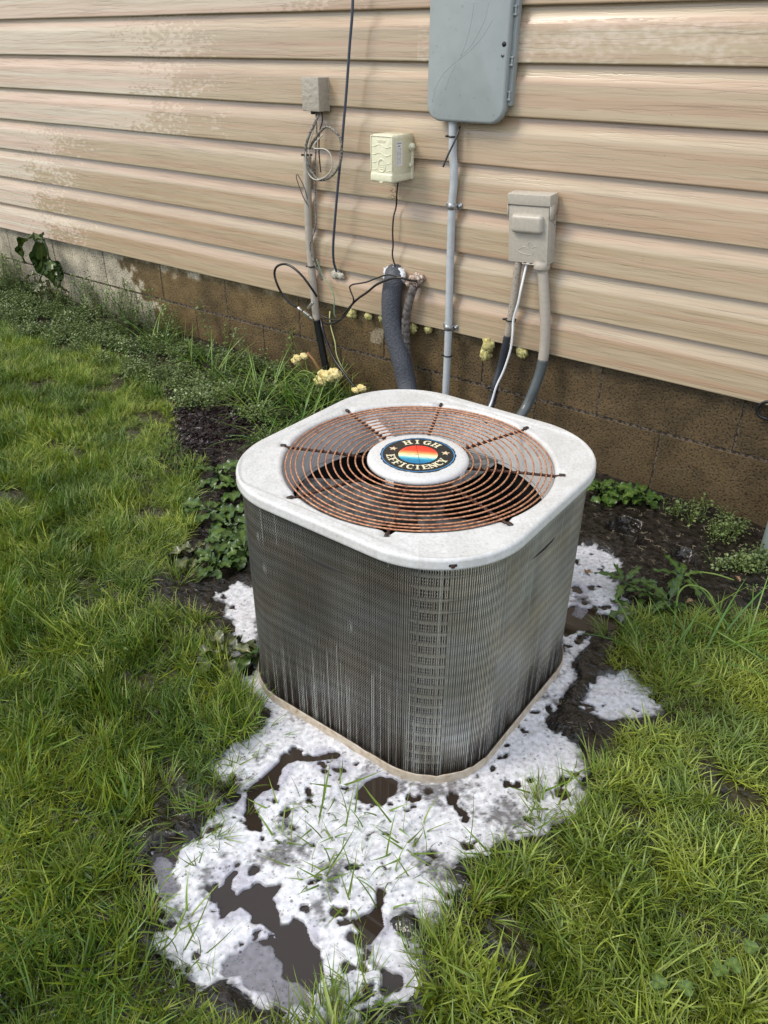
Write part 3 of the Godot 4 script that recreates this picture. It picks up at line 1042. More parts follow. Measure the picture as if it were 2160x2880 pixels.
	s = Shape.new()
	var pe := rsq(0.2825, 0.144, 18, 16)
	for i in pe.size():
		var row := []
		for q: Vector2 in [pe[i], pe[(i + 1) % pe.size()]]:
			var d := q.normalized()
			var chip := 0.004 * maxf(0.0, n_fine.get_noise_2d(q.x * 1.2 + 3.0, q.y * 1.2) - 0.25) * 4.0
			var r := []
			for z: Array in [[0.002, -0.035], [0.0, 0.013], [-0.0005, 0.0175 - chip], [-0.0015, 0.019 - chip], [-0.0026, 0.0175 - chip], [-0.0035, 0.006], [-0.04, 0.003]]:
				r.append(Vector3(q.x + d.x * z[0], z[1], q.y + d.y * z[0]))
			row.append(r)
		for j in 6:
			var o := Vector3(pe[i].x, 0.1, pe[i].y) if j < 2 else (Vector3.UP if j != 4 else Vector3(-pe[i].x, 0.2, -pe[i].y))
			s.quad(row[0][j], row[0][j + 1], row[1][j + 1], row[1][j], o)
	obj("base_pan", s, pan, ac)

	# fan and motor
	var steel := mat(lin(0.19, 0.20, 0.205), 0.4, 0.2)
	grain(steel, ramp_tex(256, 0.03, 66, [[0.3, Color(0.6, 0.6, 0.6)], [0.7, Color.WHITE]]), 5.0)
	var fan := Node3D.new()
	fan.name = "fan"
	ac.add_child(fan)
	fan.position.y = 0.40
	s = Shape.new()
	s.lathe(PackedVector2Array([Vector2(0.0, 0.012), Vector2(0.05, 0.012), Vector2(0.055, 0.006), Vector2(0.055, -0.02), Vector2(0.0, -0.02)]), Vector3.ZERO, 32)
	obj("fan_hub", s, steel, fan)
	s = Shape.new()
	var gridp := []
	for i in 13:
		var r := lerpf(0.045, 0.236, i / 12.0)
		var row := []
		for j in 9:
			var w := lerpf(0.62, 0.60, i / 12.0)
			var a := lerpf(-w, w, j / 8.0) - 0.25 * (i / 12.0)
			row.append(Vector3(cos(a) * r, 0.030 * (j / 8.0 - 0.5) + 0.006 * sin(PI * j / 8.0), sin(a) * r))
		gridp.append(row)
	for i in 12:
		for j in 8:
			s.quad(gridp[i][j], gridp[i + 1][j], gridp[i + 1][j + 1], gridp[i][j + 1], Vector3.UP)
			var o := Vector3(0, -0.0012, 0)
			s.quad(gridp[i][j] + o, gridp[i + 1][j] + o, gridp[i + 1][j + 1] + o, gridp[i][j + 1] + o, Vector3.DOWN)
	var blade := s.mesh()
	for k in 3:
		var b := inst("fan_blade", blade, steel, fan)
		b.rotation.y = deg_to_rad(-22 + 120.0 * k)
	s = Shape.new()
	s.lathe(PackedVector2Array([Vector2(0.0, 0.49), Vector2(0.062, 0.49), Vector2(0.068, 0.484), Vector2(0.068, 0.43), Vector2(0.06, 0.42), Vector2(0.0, 0.42)]), Vector3.ZERO, 48)
	obj("motor", s, mat(lin(0.03, 0.03, 0.033), 0.45), ac)
	# wire channel from motor to shroud
	s = Shape.new()
	var ca := deg_to_rad(-148.0)
	var cd := Vector3(cos(ca), 0, sin(ca))
	s.rbox(cd * 0.165 + Vector3(0, 0.466, 0), Vector3(0.18, 0.016, 0.032), 0.007, Basis(cd, Vector3.UP, cd.cross(Vector3.UP)))
	obj("wire_channel", s, mat(lin(0.72, 0.73, 0.74), 0.35), ac)

	build_grille(ac, rusty, paint, top)


func build_fins(ac: Node3D) -> void:
	var outline := rsq(0.2745, 0.136, 50, 50)
	var total := 0.0
	var acc := PackedFloat32Array([0.0])
	for i in outline.size():
		total += outline[i].distance_to(outline[(i + 1) % outline.size()])
		acc.append(total)
	var count := int(total / 0.0040)
	var v := PackedVector3Array()
	var n := PackedVector3Array()
	var c := PackedColorArray()
	var idx := PackedInt32Array()
	var r := RandomNumberGenerator.new()
	r.seed = 23
	# bent spots: how far along the outline, height, sideways push
	var dents := [[0.60, 0.385, 0.004], [0.635, 0.372, -0.004], [0.51, 0.40, 0.005], [0.50, 0.335, 0.003], [0.30, 0.30, -0.003], [0.68, 0.30, 0.003]]
	var seg := 0
	var coarse := noise(60.0, 71, 3)
	for f in count:
		var at := total * f / count
		while acc[seg + 1] < at:
			seg += 1
		var a := outline[seg]
		var b := outline[(seg + 1) % outline.size()]
		var p2 := a.lerp(b, (at - acc[seg]) / (acc[seg + 1] - acc[seg]))
		var t2 := (b - a).normalized()
		var t := Vector3(t2.x, 0, t2.y)
		var out := Vector3(t2.y, 0, -t2.x)
		if out.dot(Vector3(p2.x, 0, p2.y)) < 0:
			out = -out
		var seen := p2.x > 0.14 or p2.y > 0.14
		var levels := 150 if seen else 30
		var streak := smoothstep(0.0, 0.45, coarse.get_noise_1d(at * 1.7) + 0.15 + r.randf_range(-0.25, 0.25))
		var drip_top := r.randf() < 0.07
		var drip_len := 0.02 + 0.24 * pow(r.randf(), 2.0)
		var low_len := r.randf_range(0.03, 0.20) * (1.0 if r.randf() < 0.65 else 0.35)
		var jit := r.randf_range(-0.0004, 0.0004)
		var bentness := r.randf_range(0.0, 0.0011)
		var lipw := r.randf_range(0.0012, 0.0016)
		var deep := (out + t * r.randf_range(-0.13, 0.13)).normalized()
		var first := v.size()
		for l in levels + 1:
			var y := lerpf(0.008, 0.482, float(l) / levels)
			var wob := jit + (0.00075 if l % 2 == 0 else -0.00075) + bentness * n_fine.get_noise_2d(y * 2.0, at * 4.0)
			var dirt := n_mid.get_noise_2d(at * 0.8, y * 0.5)
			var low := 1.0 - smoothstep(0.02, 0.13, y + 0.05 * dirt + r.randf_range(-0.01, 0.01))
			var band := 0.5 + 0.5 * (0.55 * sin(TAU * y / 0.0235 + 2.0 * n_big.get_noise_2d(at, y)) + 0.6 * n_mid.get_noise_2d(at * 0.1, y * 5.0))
			var k := (0.215 + 0.06 * dirt) * (0.72 + 0.56 * band) * (1.0 + 0.95 * smoothstep(0.1, 0.9, out.x) * 1.6)  # fins of the right face painted lighter, as if catching more sky
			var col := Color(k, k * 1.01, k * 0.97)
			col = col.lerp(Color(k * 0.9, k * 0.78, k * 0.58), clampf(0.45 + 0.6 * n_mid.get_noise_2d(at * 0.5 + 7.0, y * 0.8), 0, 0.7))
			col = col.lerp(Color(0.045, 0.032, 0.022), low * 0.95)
			var whiten := 0.0  # share of pale, cleaner streak on the fin edge
			if drip_top and y > 0.482 - drip_len:
				whiten = 0.6
			if y < 0.05 + low_len and streak > 0.3:
				whiten = maxf(whiten, 0.68 * streak * r.randf_range(0.5, 1.0))
			whiten = maxf(whiten, 0.35 * streak * smoothstep(0.3, 0.0, y))
			var lip := (col * (1.25 if l % 2 == 0 else 0.95)).lerp(Color(0.52, 0.54, 0.51), whiten)  # alternate levels painted lighter, like louvre edges catching light
			for dent: Array in dents:
				var near := 1.0 - Vector2((at - dent[0]) / 0.009, (y - dent[1]) / 0.016).length()
				if near > 0.0:
					wob += near * float(dent[2])
					lip = lip.lerp(Color(0.62, 0.66, 0.64), near)  # glint of the bent fins painted into the lip colour
			var w := lipw * (1.0 + 0.7 * whiten) * (1.3 if l % 2 == 0 else 0.7)
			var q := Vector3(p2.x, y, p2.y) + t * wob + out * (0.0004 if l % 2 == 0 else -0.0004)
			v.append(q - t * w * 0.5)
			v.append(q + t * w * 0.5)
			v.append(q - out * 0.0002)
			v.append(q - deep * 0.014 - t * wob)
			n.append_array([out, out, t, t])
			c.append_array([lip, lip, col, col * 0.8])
		for l in levels:
			var k := first + l * 4
			idx.append_array([k, k + 1, k + 4, k + 1, k + 5, k + 4, k + 2, k + 3, k + 6, k + 3, k + 7, k + 6])
	var arr := []
	arr.resize(Mesh.ARRAY_MAX)
	arr[Mesh.ARRAY_VERTEX] = v
	arr[Mesh.ARRAY_NORMAL] = n
	arr[Mesh.ARRAY_COLOR] = c
	arr[Mesh.ARRAY_INDEX] = idx
	var m := ArrayMesh.new()
	m.add_surface_from_arrays(Mesh.PRIMITIVE_TRIANGLES, arr)
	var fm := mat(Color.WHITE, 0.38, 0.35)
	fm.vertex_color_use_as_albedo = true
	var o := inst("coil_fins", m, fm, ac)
	o.set_meta("kind", "stuff")


func build_grille(ac: Node3D, rusty: StandardMaterial3D, paint: StandardMaterial3D, top: float) -> void:
	var copper := grain(mat(lin(1, 1, 1), 0.5, 0.15), ramp_tex(256, 0.045, 67, [[0.2, Color(0.42, 0.24, 0.16)], [0.4, Color(0.68, 0.46, 0.33)], [0.65, Color(0.78, 0.57, 0.43)], [0.8, Color(0.86, 0.70, 0.58)]]), 9.0)
	var grille := Node3D.new()
	grille.name = "fan_grille"
	ac.add_child(grille)
	grille.position.y = top - 0.006
	var radii := [0.1045, 0.1185, 0.1325, 0.1465, 0.1605, 0.1745, 0.1885, 0.2025, 0.2165, 0.2305, 0.2400, 0.2495]
	for r: float in radii:
		var s := Shape.new()
		var pts := PackedVector3Array()
		for i in 97:
			var a := TAU * i / 96
			pts.append(Vector3(cos(a) * r, 0.0004 * n_mid.get_noise_2d(cos(a) * 2.0 + r * 30.0, sin(a) * 2.0), sin(a) * r))
		s.tube(pts, 0.0015, 7, false)
		obj("grille_ring", s, copper, grille)
	for k in 8:
		var a := deg_to_rad(20.8 + 45.0 * k)
		var d := Vector3(cos(a), 0, sin(a))
		var s := Shape.new()
		s.tube(PackedVector3Array([d * 0.09 + Vector3(0, -0.0075, 0), d * 0.2 + Vector3(0, -0.004, 0), d * 0.253 + Vector3(0, -0.004, 0), d * 0.274 + Vector3(0, -0.001, 0)]), 0.0027, 8)
		var rib := obj("grille_rib", s, rusty, grille)
		s = Shape.new()
		for r: float in radii:
			s.lump(d * r + Vector3(0, -0.0022, 0), Vector3(0.0036, 0.0024, 0.0036), n_fine, 0.5, r * 90.0 + k, 4)
		obj("weld", s, rusty, rib)
		s = Shape.new()
		s.rbox(d * 0.268 + Vector3(0, -0.0005, 0), Vector3(0.012, 0.006, 0.007), 0.002, Basis(d, Vector3.UP, d.cross(Vector3.UP)), 1)
		obj("screw", s, mat(lin(0.03, 0.018, 0.013), 0.5), rib)
	# hub cap
	var cap_s := Shape.new()
	cap_s.lathe(PackedVector2Array([Vector2(0, 0.0115), Vector2(0.079, 0.0115), Vector2(0.086, 0.0110), Vector2(0.0915, 0.0096), Vector2(0.0945, 0.0076), Vector2(0.0962, 0.004), Vector2(0.0965, -0.001), Vector2(0.0935, -0.001), Vector2(0.0935, 0.0)]), Vector3.ZERO, 72)
	for k in 4:
		var a := deg_to_rad(87 + 90.0 * k)
		var d := Vector3(cos(a), 0, sin(a))
		cap_s.rbox(d * 0.0955 + Vector3(0, -0.005, 0), Vector3(0.0022, 0.011, 0.018), 0.0008, Basis(d, Vector3.UP, d.cross(Vector3.UP)), 1)
	var cap := obj("hub_cap", cap_s, paint, ac)
	cap.position.y = top - 0.0070
	var X := Vector3(0.899, 0, -0.438)
	var Y := Vector3(-0.438, 0, -0.899)
	var flat := Basis(X, Y, Vector3.UP)
	# emblem
	var em := Shape.new()
	var disc := func(sh: Shape, r: float, h: float, wob: float) -> void:
		for i in 72:
			var p := []
			for q: int in [i, i + 1]:
				var a := TAU * q / 72
				var rr := r + wob * n_fine.get_noise_2d(cos(a) * 1.5, sin(a) * 1.5)
				p.append(flat * Vector3(cos(a) * rr, sin(a) * rr, h))
			var u := func(q: int) -> Vector2: return Vector2(0.5 + 0.5 * cos(TAU * q / 72), 0.5 - 0.5 * sin(TAU * q / 72))
			sh.tri(Vector3(0, h, 0), p[0], p[1], Vector3.UP, Vector2(0.5, 0.5), u.call(i), u.call(i + 1))
	disc.call(em, 0.0715, 0.0119, 0.0025)
	var black := mat(lin(0.009, 0.009, 0.009), 0.3)
	obj("emblem", em, black, cap)
	em = Shape.new()
	em.lathe(PackedVector2Array([Vector2(0.0672, 0.0123), Vector2(0.0692, 0.0123)]), Vector3.ZERO, 96)
	obj("blue_ring", em, mat(lin(0.06, 0.25, 0.52), 0.35), cap)
	em = Shape.new()
	disc.call(em, 0.0372, 0.0124, 0.0)
	var im := Image.create(256, 256, false, Image.FORMAT_RGB8)
	var stops := [[0.0, Color(0.90, 0.20, 0.13)], [0.27, Color(0.93, 0.27, 0.16)], [0.42, Color(0.96, 0.62, 0.38)], [0.54, Color(0.97, 0.93, 0.72)], [0.62, Color(0.90, 0.92, 0.78)], [0.70, Color(0.36, 0.72, 0.80)], [0.80, Color(0.10, 0.50, 0.66)], [1.0, Color(0.07, 0.42, 0.60)]]
	for y in 256:
		for x in 256:
			var t := clampf(y / 255.0 + 0.04 * (x / 255.0 - 0.5) + 0.03 * n_mid.get_noise_2d(x * 0.002, y * 0.01), 0, 1)
			var col: Color = stops[7][1]
			for k in 7:
				if t <= stops[k + 1][0]:
					col = (stops[k][1] as Color).lerp(stops[k + 1][1], (t - float(stops[k][0])) / (float(stops[k + 1][0]) - float(stops[k][0])))
					break
			var crack := absf(x - 95 - y * 0.26 - 6.0 * n_mid.get_noise_1d(y * 0.02)) < 1.6 or (x < 130 and absf(y - 150 + x * 0.12 - 9.0 * n_mid.get_noise_1d(x * 0.01)) < 1.5) or (x > 105 and absf(y - 130 - pow((x - 105) * 0.065, 2.0)) < 1.2)
			im.set_pixel(x, y, col * 0.35 if crack else col)
	var sunset := mat(Color.WHITE, 0.35)
	sunset.albedo_texture = ImageTexture.create_from_image(im)
	obj("sunset_disc", em, sunset, cap)
	var cream := mat(lin(0.78, 0.70, 0.48), 0.4)
	var font := SystemFont.new()
	font.font_names = PackedStringArray(["Droid Serif"])
	font.font_weight = 700
	var lay := func(word: String, from: float, to: float, inward: bool) -> void:
		for i in word.length():
			var tm := TextMesh.new()
			tm.text = word[i]
			tm.font = font
			tm.font_size = 64
			tm.pixel_size = 0.00035
			tm.depth = 0.0008
			tm.curve_step = 1.0
			var a := deg_to_rad(lerpf(from, to, float(i) / (word.length() - 1)))
			var outv := flat * Vector3(cos(a), sin(a), 0)
			var upv := -outv if inward else outv
			var rightv := upv.cross(Vector3.UP)
			var o := inst("letter", tm, cream, cap)
			o.transform = Transform3D(Basis(rightv * 1.0, upv, Vector3.UP), outv * 0.0522 + Vector3(0, 0.0127, 0))
	lay.call("HIGH", 122.0, 58.0, false)
	lay.call("EFFICIENCY", 199.0, 341.0, true)
	for a: float in [163.0, 17.0]:
		var poly := PackedVector2Array()
		for i in 10:
			poly.append(Vector2(0, 0.0085 if i % 2 == 0 else 0.0034).rotated(TAU * i / 10))
		em = Shape.new(false)
		var mid := flat * Vector3(cos(deg_to_rad(a)), sin(deg_to_rad(a)), 0) * 0.0525
		em.plate(poly, mid + Vector3(0, 0.0122, 0), flat, 0.0006)
		obj("star", em, mat(lin(0.78, 0.58, 0.38), 0.4), cap)


# ---------------------------------------------------------------- boxes on the wall
func build_wall_boxes() -> void:
	var bumps := ramp_tex(256, 0.03, 81, [[0.2, Color.BLACK], [0.8, Color.WHITE]])
	var specks := ramp_tex(256, 0.06, 82, [[0.03, Color(0.5, 0.48, 0.45)], [0.07, Color(0.93, 0.93, 0.92)], [0.5, Color(0.96, 0.96, 0.96)], [0.9, Color.WHITE]])
	# small painted junction box
	var paint := grain(mat(lin(0.44, 0.395, 0.33), 0.42), specks, 6.0, bumps, 0.12)
	var t := thing("junction_box", "small square taupe painted junction box with a bundle of cables under it", "junction box", Vector3(-0.7215, 0.986, 0.028))
	var s := Shape.new()
	s.rbox(Vector3(0, 0.047, 0.025), Vector3(0.071, 0.094, 0.05), 0.0022)
	s.rbox(Vector3(0, 0.047, 0.0015), Vector3(0.074, 0.097, 0.003), 0.001)
	obj("box", s, paint, t)
	s = Shape.new()
	s.tube(PackedVector3Array([Vector3(-0.008, 0.002, 0.026), Vector3(-0.008, -0.009, 0.026)]), 0.011, 12)
	obj("cable_gland", s, mat(lin(0.012, 0.012, 0.012), 0.5), t)

	# cream telephone box
	var cream := grain(mat(lin(0.84, 0.81, 0.60), 0.33), specks, 5.0)
	t = thing("telephone_box", "cream plastic telephone junction box with wavy ribs and a white side sticker", "telephone box", Vector3(-0.398, 0.812, 0.028))
	s = Shape.new()
	s.pillow(0.083, 0.128, 0.011, Vector3(0, 0.066, 0), Basis.IDENTITY, 0.106, 0.006)
	s.rbox(Vector3(0, 0.052, 0.006), Vector3(0.090, 0.10, 0.012), 0.003)
	obj("box", s, cream, t)
	s = Shape.new()
	s.rbox(Vector3(0, 0.014, 0.054), Vector3(0.0835, 0.026, 0.110), 0.006)
	s.rbox(Vector3(0, 0.001, 0.107), Vector3(0.012, 0.003, 0.006), 0.001)
	obj("latch", s, cream, t)
	s = Shape.new()
	s.rbox(Vector3(0, 0.126, 0.1055), Vector3(0.080, 0.0035, 0.005), 0.0015)
	for sx: float in [-1, 1]:
		s.rbox(Vector3(sx * 0.0390, 0.080, 0.1055), Vector3(0.0035, 0.094, 0.005), 0.0015)
	obj("frame", s, cream, t)
	for y: float in [0.100, 0.078, 0.056, 0.036]:
		for side: float in ([-1.0, 1.0] if y < 0.06 else [0.0]):
			var pts := PackedVector3Array()
			for i in 25:
				var x := lerpf(-0.035, 0.035, i / 24.0)
				if side * x < 0 or (side != 0.0 and absf(x) < 0.017):
					continue
				pts.append(Vector3(x, y + 0.0035 * sin(x * 130.0 + 2.4) - x * 0.05, 0.1062))
			s = Shape.new()
			s.tube(pts, 0.0011, 6)
			obj("rib", s, cream, t)
	s = Shape.new()
	s.lathe(PackedVector2Array([Vector2(0.0115, 0.0), Vector2(0.0125, 0.002), Vector2(0.0145, 0.002), Vector2(0.0155, 0.0)]), Vector3(0.001, 0.047, 0.1058), 32, Basis(Vector3(1, 0, 0), Vector3(0, 0, 1), Vector3(0, -1.3, 0)))
	for k in 3:
		s.rbox(Vector3(0.001, 0.050 - 0.006 * k, 0.1062), Vector3(0.017 - 0.002 * k, 0.0016, 0.0016), 0.0006)
	obj("finger_grip", s, cream, t)
	var font := SystemFont.new()
	font.font_names = PackedStringArray(["Droid Sans"])
	font.font_weight = 700
	var word := TextMesh.new()
	word.text = "SIECOR"
	word.font = font
	word.font_size = 48
	word.pixel_size = 0.00019
	word.depth = 0.001
	inst("lettering", word, cream, t).position = Vector3(0, 0.112, 0.1065)
	s = Shape.new()
	s.lathe(PackedVector2Array([Vector2(0.0, 0.014), Vector2(0.006, 0.014), Vector2(0.006, 0.010), Vector2(0.0095, 0.010), Vector2(0.0105, 0.008), Vector2(0.0105, 0.0)]), Vector3(0.042, 0.094, 0.014), 20, Basis(Vector3(0, 1, 0), Vector3(0.8, 0, 0.6).normalized(), Vector3(0.6, 0, -0.8).normalized()))
	obj("screw_cap", s, cream, t)
	s = Shape.new()
	s.rbox(Vector3(0.045, 0.044, 0.018), Vector3(0.008, 0.012, 0.014), 0.003)
	obj("hinge", s, cream, t)
	# sticker with small print
	var im := Image.create(64, 160, false, Image.FORMAT_RGB8)
	im.fill(Color(0.93, 0.93, 0.93))
	var r := RandomNumberGenerator.new()
	r.seed = 4
	im.fill_rect(Rect2i(8, 8, 46, 9), Color(0.62, 0.62, 0.66))
	for k in 4:
		im.fill_rect(Rect2i(16 + k * 7, 24 + r.randi() % 6, 5, 9), Color(0.3, 0.3, 0.34))
	for k in 40:
		im.fill_rect(Rect2i(10 + 15 * (k % 3), 44 + 8 * (k / 3), 4 + r.randi() % 9, 3), Color(0.42, 0.42, 0.46))
	var stick := mat(Color.WHITE, 0.4)
	stick.albedo_texture = ImageTexture.create_from_image(im)
	var q := QuadMesh.new()
	q.size = Vector2(0.030, 0.066)
	var st := inst("sticker", q, stick, t)
	st.basis = Basis(Vector3.UP, PI / 2)
	st.position = Vector3(0.0418, 0.079, 0.074)

	# grey cable enclosure
	var grey := grain(mat(lin(0.335, 0.37, 0.37), 0.4), ramp_tex(256, 0.03, 83, [[0.2, Color(0.97, 0.97, 0.97)], [0.7, Color.WHITE]]), 2.0, bumps, 0.004)
	var dark := mat(lin(0.01, 0.01, 0.011), 0.5)
	t = thing("cable_enclosure", "large blue grey plastic cable enclosure with swooping lines on its cover", "utility box", Vector3(-0.160, 0.981, 0.028))
	s = Shape.new()
	s.pillow(0.232, 0.44, 0.03, Vector3(0.008, 0.237, 0), Basis.IDENTITY, 0.024, 0.003)
	s.rbox(Vector3(0.124, 0.245, 0.011), Vector3(0.022, 0.40, 0.022), 0.003)
	obj("base", s, grey, t)
	s = Shape.new()
	s.pillow(0.252, 0.474, 0.045, Vector3(0, 0.237, 0.020), Basis.IDENTITY, 0.022, 0.008)
	var cover := obj("cover", s, grey, t)
	var lines := [
		[Vector3(-0.100, 1.265, 0.071), Vector3(-0.108, 1.227, 0.071), Vector3(-0.124, 1.198, 0.071), Vector3(-0.147, 1.166, 0.071), Vector3(-0.168, 1.148, 0.071), Vector3(-0.183, 1.134, 0.071), Vector3(-0.209, 1.117, 0.071), Vector3(-0.234, 1.097, 0.071), Vector3(-0.254, 1.067, 0.071), Vector3(-0.266, 1.029, 0.071)],
		[Vector3(-0.083, 1.226, 0.071), Vector3(-0.096, 1.209, 0.071), Vector3(-0.118, 1.181, 0.071), Vector3(-0.147, 1.157, 0.071), Vector3(-0.179, 1.135, 0.071)],
		[Vector3(-0.145, 1.266, 0.071), Vector3(-0.151, 1.214, 0.071), Vector3(-0.166, 1.166, 0.071), Vector3(-0.178, 1.142, 0.071)],
		[Vector3(-0.191, 1.122, 0.071), Vector3(-0.211, 1.092, 0.071), Vector3(-0.223, 1.060, 0.071)]]
	for i in lines.size():
		s = Shape.new()
		var pts := PackedVector3Array()
		for p: Vector3 in curve(lines[i]):
			pts.append(Vector3(p.x + 0.160, p.y - 0.981, 0.0418))
		s.tube(pts, 0.0008, 6)
		obj("ridge", s, grey, cover)
	s = Shape.new()
	s.tube(PackedVector3Array([Vector3(0.113, 0.188, 0.040), Vector3(0.113, 0.188, 0.0425)]), 0.0062, 16)
	obj("keyhole", s, dark, cover)
	s = Shape.new()
	s.tube(PackedVector3Array([Vector3(0.111, 0.163, 0.041), Vector3(0.111, 0.163, 0.0435)]), 0.0045, 14)
	var scr := obj("screw", s, mat(lin(0.25, 0.25, 0.25), 0.3, 0.8), cover)
	s = Shape.new()
	s.rbox(Vector3(0.111, 0.163, 0.0437), Vector3(0.0012, 0.008, 0.0006), 0.0002, Basis(Vector3.BACK, 0.5), 1)
	obj("slot", s, dark, scr)
	for y: float in [0.262, 0.15, 0.07, 0.38]:
		s = Shape.new()
		s.rbox(Vector3(0.128, y + 0.009, 0.022), Vector3(0.014, 0.005, 0.016), 0.001)
		s.rbox(Vector3(0.128, y - 0.009, 0.022), Vector3(0.014, 0.005, 0.016), 0.001)
		s.rbox(Vector3(0.131, y, 0.027), Vector3(0.006, 0.018, 0.003), 0.001)
		obj("hinge", s, grey, t)
	s = Shape.new()
	r.seed = 12
	for i in 46:
		var x := r.randf_range(-0.11, 0.105)
		var y := 0.01 + 0.40 * pow(r.randf(), 1.8)
		var sz := r.randf_range(0.0011, 0.0022)
		s.lump(Vector3(x, y, 0.0421), Vector3(sz, sz * 1.3, sz * 0.6), n_fine, 0.1, i, 4)
	for i in 6:
		s.lump(Vector3(-0.04 + 0.016 * i, -0.001, 0.034), Vector3(0.0022, 0.0034, 0.0022), n_fine, 0.1, i, 5)
	var wet := mat(Color(1, 1, 1, 0.05), 0.02)
	wet.refraction_enabled = true
	wet.refraction_scale = 0.033
	var dr := obj("water_drops", s, wet, t)
	dr.set_meta("kind", "stuff")

	# disconnect
	var taupe := grain(mat(lin(0.52, 0.475, 0.405), 0.38), specks, 5.0, bumps, 0.02)
	t = thing("disconnect_box", "taupe metal electrical disconnect box with a raised bar and an embossed duck", "electrical box", Vector3(0.080, 0.634, 0.0265))
	t.basis = Basis(Vector3.BACK, deg_to_rad(2.5)) * Basis(Vector3.RIGHT, deg_to_rad(4.0))
	s = Shape.new()
	s.rbox(Vector3(0, 0.093, 0.019), Vector3(0.127, 0.186, 0.038), 0.0015)
	obj("box", s, taupe, t)
	s = Shape.new()
	s.rbox(Vector3(-0.001, 0.0775, 0.039), Vector3(0.124, 0.155, 0.006), 0.0015)
	var door := obj("door", s, taupe, t)
	s = Shape.new()
	s.rbox(Vector3(0, 0.173, 0.0225), Vector3(0.132, 0.029, 0.047), 0.0018)
	for sx: float in [-1, 1]:
		s.plate(PackedVector2Array([Vector2(-0.045, 0.16), Vector2(-0.045, 0.125), Vector2(-0.03, 0.118), Vector2(-0.013, 0.120), Vector2(-0.002, 0.140), Vector2(-0.001, 0.16)]), Vector3(sx * 0.0655 - 0.0006, 0, 0), Basis(Vector3(0, 0, -1), Vector3.UP, Vector3(1, 0, 0)), 0.0012)
	obj("rain_hood", s, taupe, t)
	s = Shape.new()
	s.rbox(Vector3(-0.002, 0.110, 0.045), Vector3(0.098, 0.050, 0.026), 0.011, Basis.IDENTITY, 4)
	obj("raised_bar", s, taupe, door)
	# the duck, embossed as an outline
	var duck := [Vector3(-0.036, 0.034, 0), Vector3(-0.028, 0.035, 0), Vector3(-0.018, 0.041, 0), Vector3(-0.006, 0.043, 0), Vector3(0.003, 0.039, 0), Vector3(0.005, 0.044, 0), Vector3(0.002, 0.050, 0), Vector3(0.006, 0.057, 0), Vector3(0.014, 0.057, 0), Vector3(0.019, 0.051, 0), Vector3(0.027, 0.047, 0), Vector3(0.017, 0.044, 0), Vector3(0.014, 0.039, 0), Vector3(0.020, 0.032, 0), Vector3(0.018, 0.026, 0), Vector3(0.010, 0.023, 0), Vector3(-0.010, 0.024, 0), Vector3(-0.026, 0.028, 0), Vector3(-0.036, 0.034, 0)]
	var pts := PackedVector3Array()
	for p: Vector3 in curve(duck, 0.002):
		pts.append(p + Vector3(-0.002, 0.002, 0.0421))
	s = Shape.new()
	s.tube(pts, 0.0011, 6, false)
	obj("duck_emblem", s, taupe, door)
	s = Shape.new()
	s.rbox(Vector3(0.006, -0.001, 0.036), Vector3(0.045, 0.004, 0.022), 0.0018)
	obj("hasp", s, taupe, t)
	s = Shape.new()
	for sx: float in [-0.008, 0.012]:
		s.rbox(Vector3(sx, 0.0015, 0.044), Vector3(0.009, 0.0015, 0.006), 0.0005, Basis.IDENTITY, 1)
	s.rbox(Vector3(-0.02, -0.001, 0.02), Vector3(0.05, 0.004, 0.02), 0.001)
	obj("slot", s, dark, t)
	s = Shape.new()
	s.lathe(PackedVector2Array([Vector2(0.013, 0.0), Vector2(0.013, 0.0008), Vector2(0.0115, 0.0008), Vector2(0.0115, 0.0)]), Vector3(0.0635, 0.05, 0.022), 24, Basis(Vector3(0, 1, 0), Vector3(1, 0, 0), Vector3(0, 0, -1)))
	obj("knockout", s, taupe, t)
	s = Shape.new()
	for p: Vector2 in [Vector2(0.118, 0.012), Vector2(0.112, 0.018), Vector2(0.104, 0.010)]:
		s.rbox(Vector3(0.0637, p.x, p.y), Vector3(0.0006, 0.004, 0.003), 0.0002, Basis.IDENTITY, 1)
	obj("vent", s, dark, t)


# ---------------------------------------------------------------- pipes
func two_tone(called: String, pts: Array, r: Variant, split: float, a: Material, b: Material, label: String, category: String, names: Array, sides := 16) -> void:
	# a pipe painted down to a height and bare below it
	var c := curve(pts, 0.006)
	var up := PackedVector3Array()
	var down := PackedVector3Array()
	for p in c:
		if p.y >= split:
			up.append(p)
		else:
			if down.is_empty():
				down.append(up[up.size() - 1])
			down.append(p)
	var t := thing(called, label, category)
	for q: Array in [[up, a, names[0]], [down, b, names[1]]]:
		var s := Shape.new()
		var rad := PackedFloat32Array()
		for i in q[0].size():
			rad.append(float(r) if r is float else float(r[0]) + (float(r[1]) if i % 2 == 0 else 0.0))
		s.tube(q[0], rad, sides)
		obj(q[2], s, q[1], t)


func zip_tie(at: Vector3, r: float, axis: Vector3, label: String) -> void:
	var black := mat(lin(0.012, 0.012, 0.013), 0.35)
	axis = axis.normalized()
	var x := axis.cross(Vector3.BACK).normalized()
	var turn := Basis(x, axis, x.cross(axis))
	var t := thing("zip_tie", label, "zip tie", at, "black zip ties on the pipes")
	t.basis = turn
	var s := Shape.new()
	s.lathe(PackedVector2Array([Vector2(r, -0.0024), Vector2(r + 0.0013, -0.002), Vector2(r + 0.0013, 0.002), Vector2(r, 0.0024)]), Vector3.ZERO, 24)
	obj("band", s, black, t)
	s = Shape.new()
	s.rbox(Vector3(-r - 0.003, 0, r * 0.55), Vector3(0.008, 0.006, 0.007), 0.0015)
	obj("head", s, black, t)


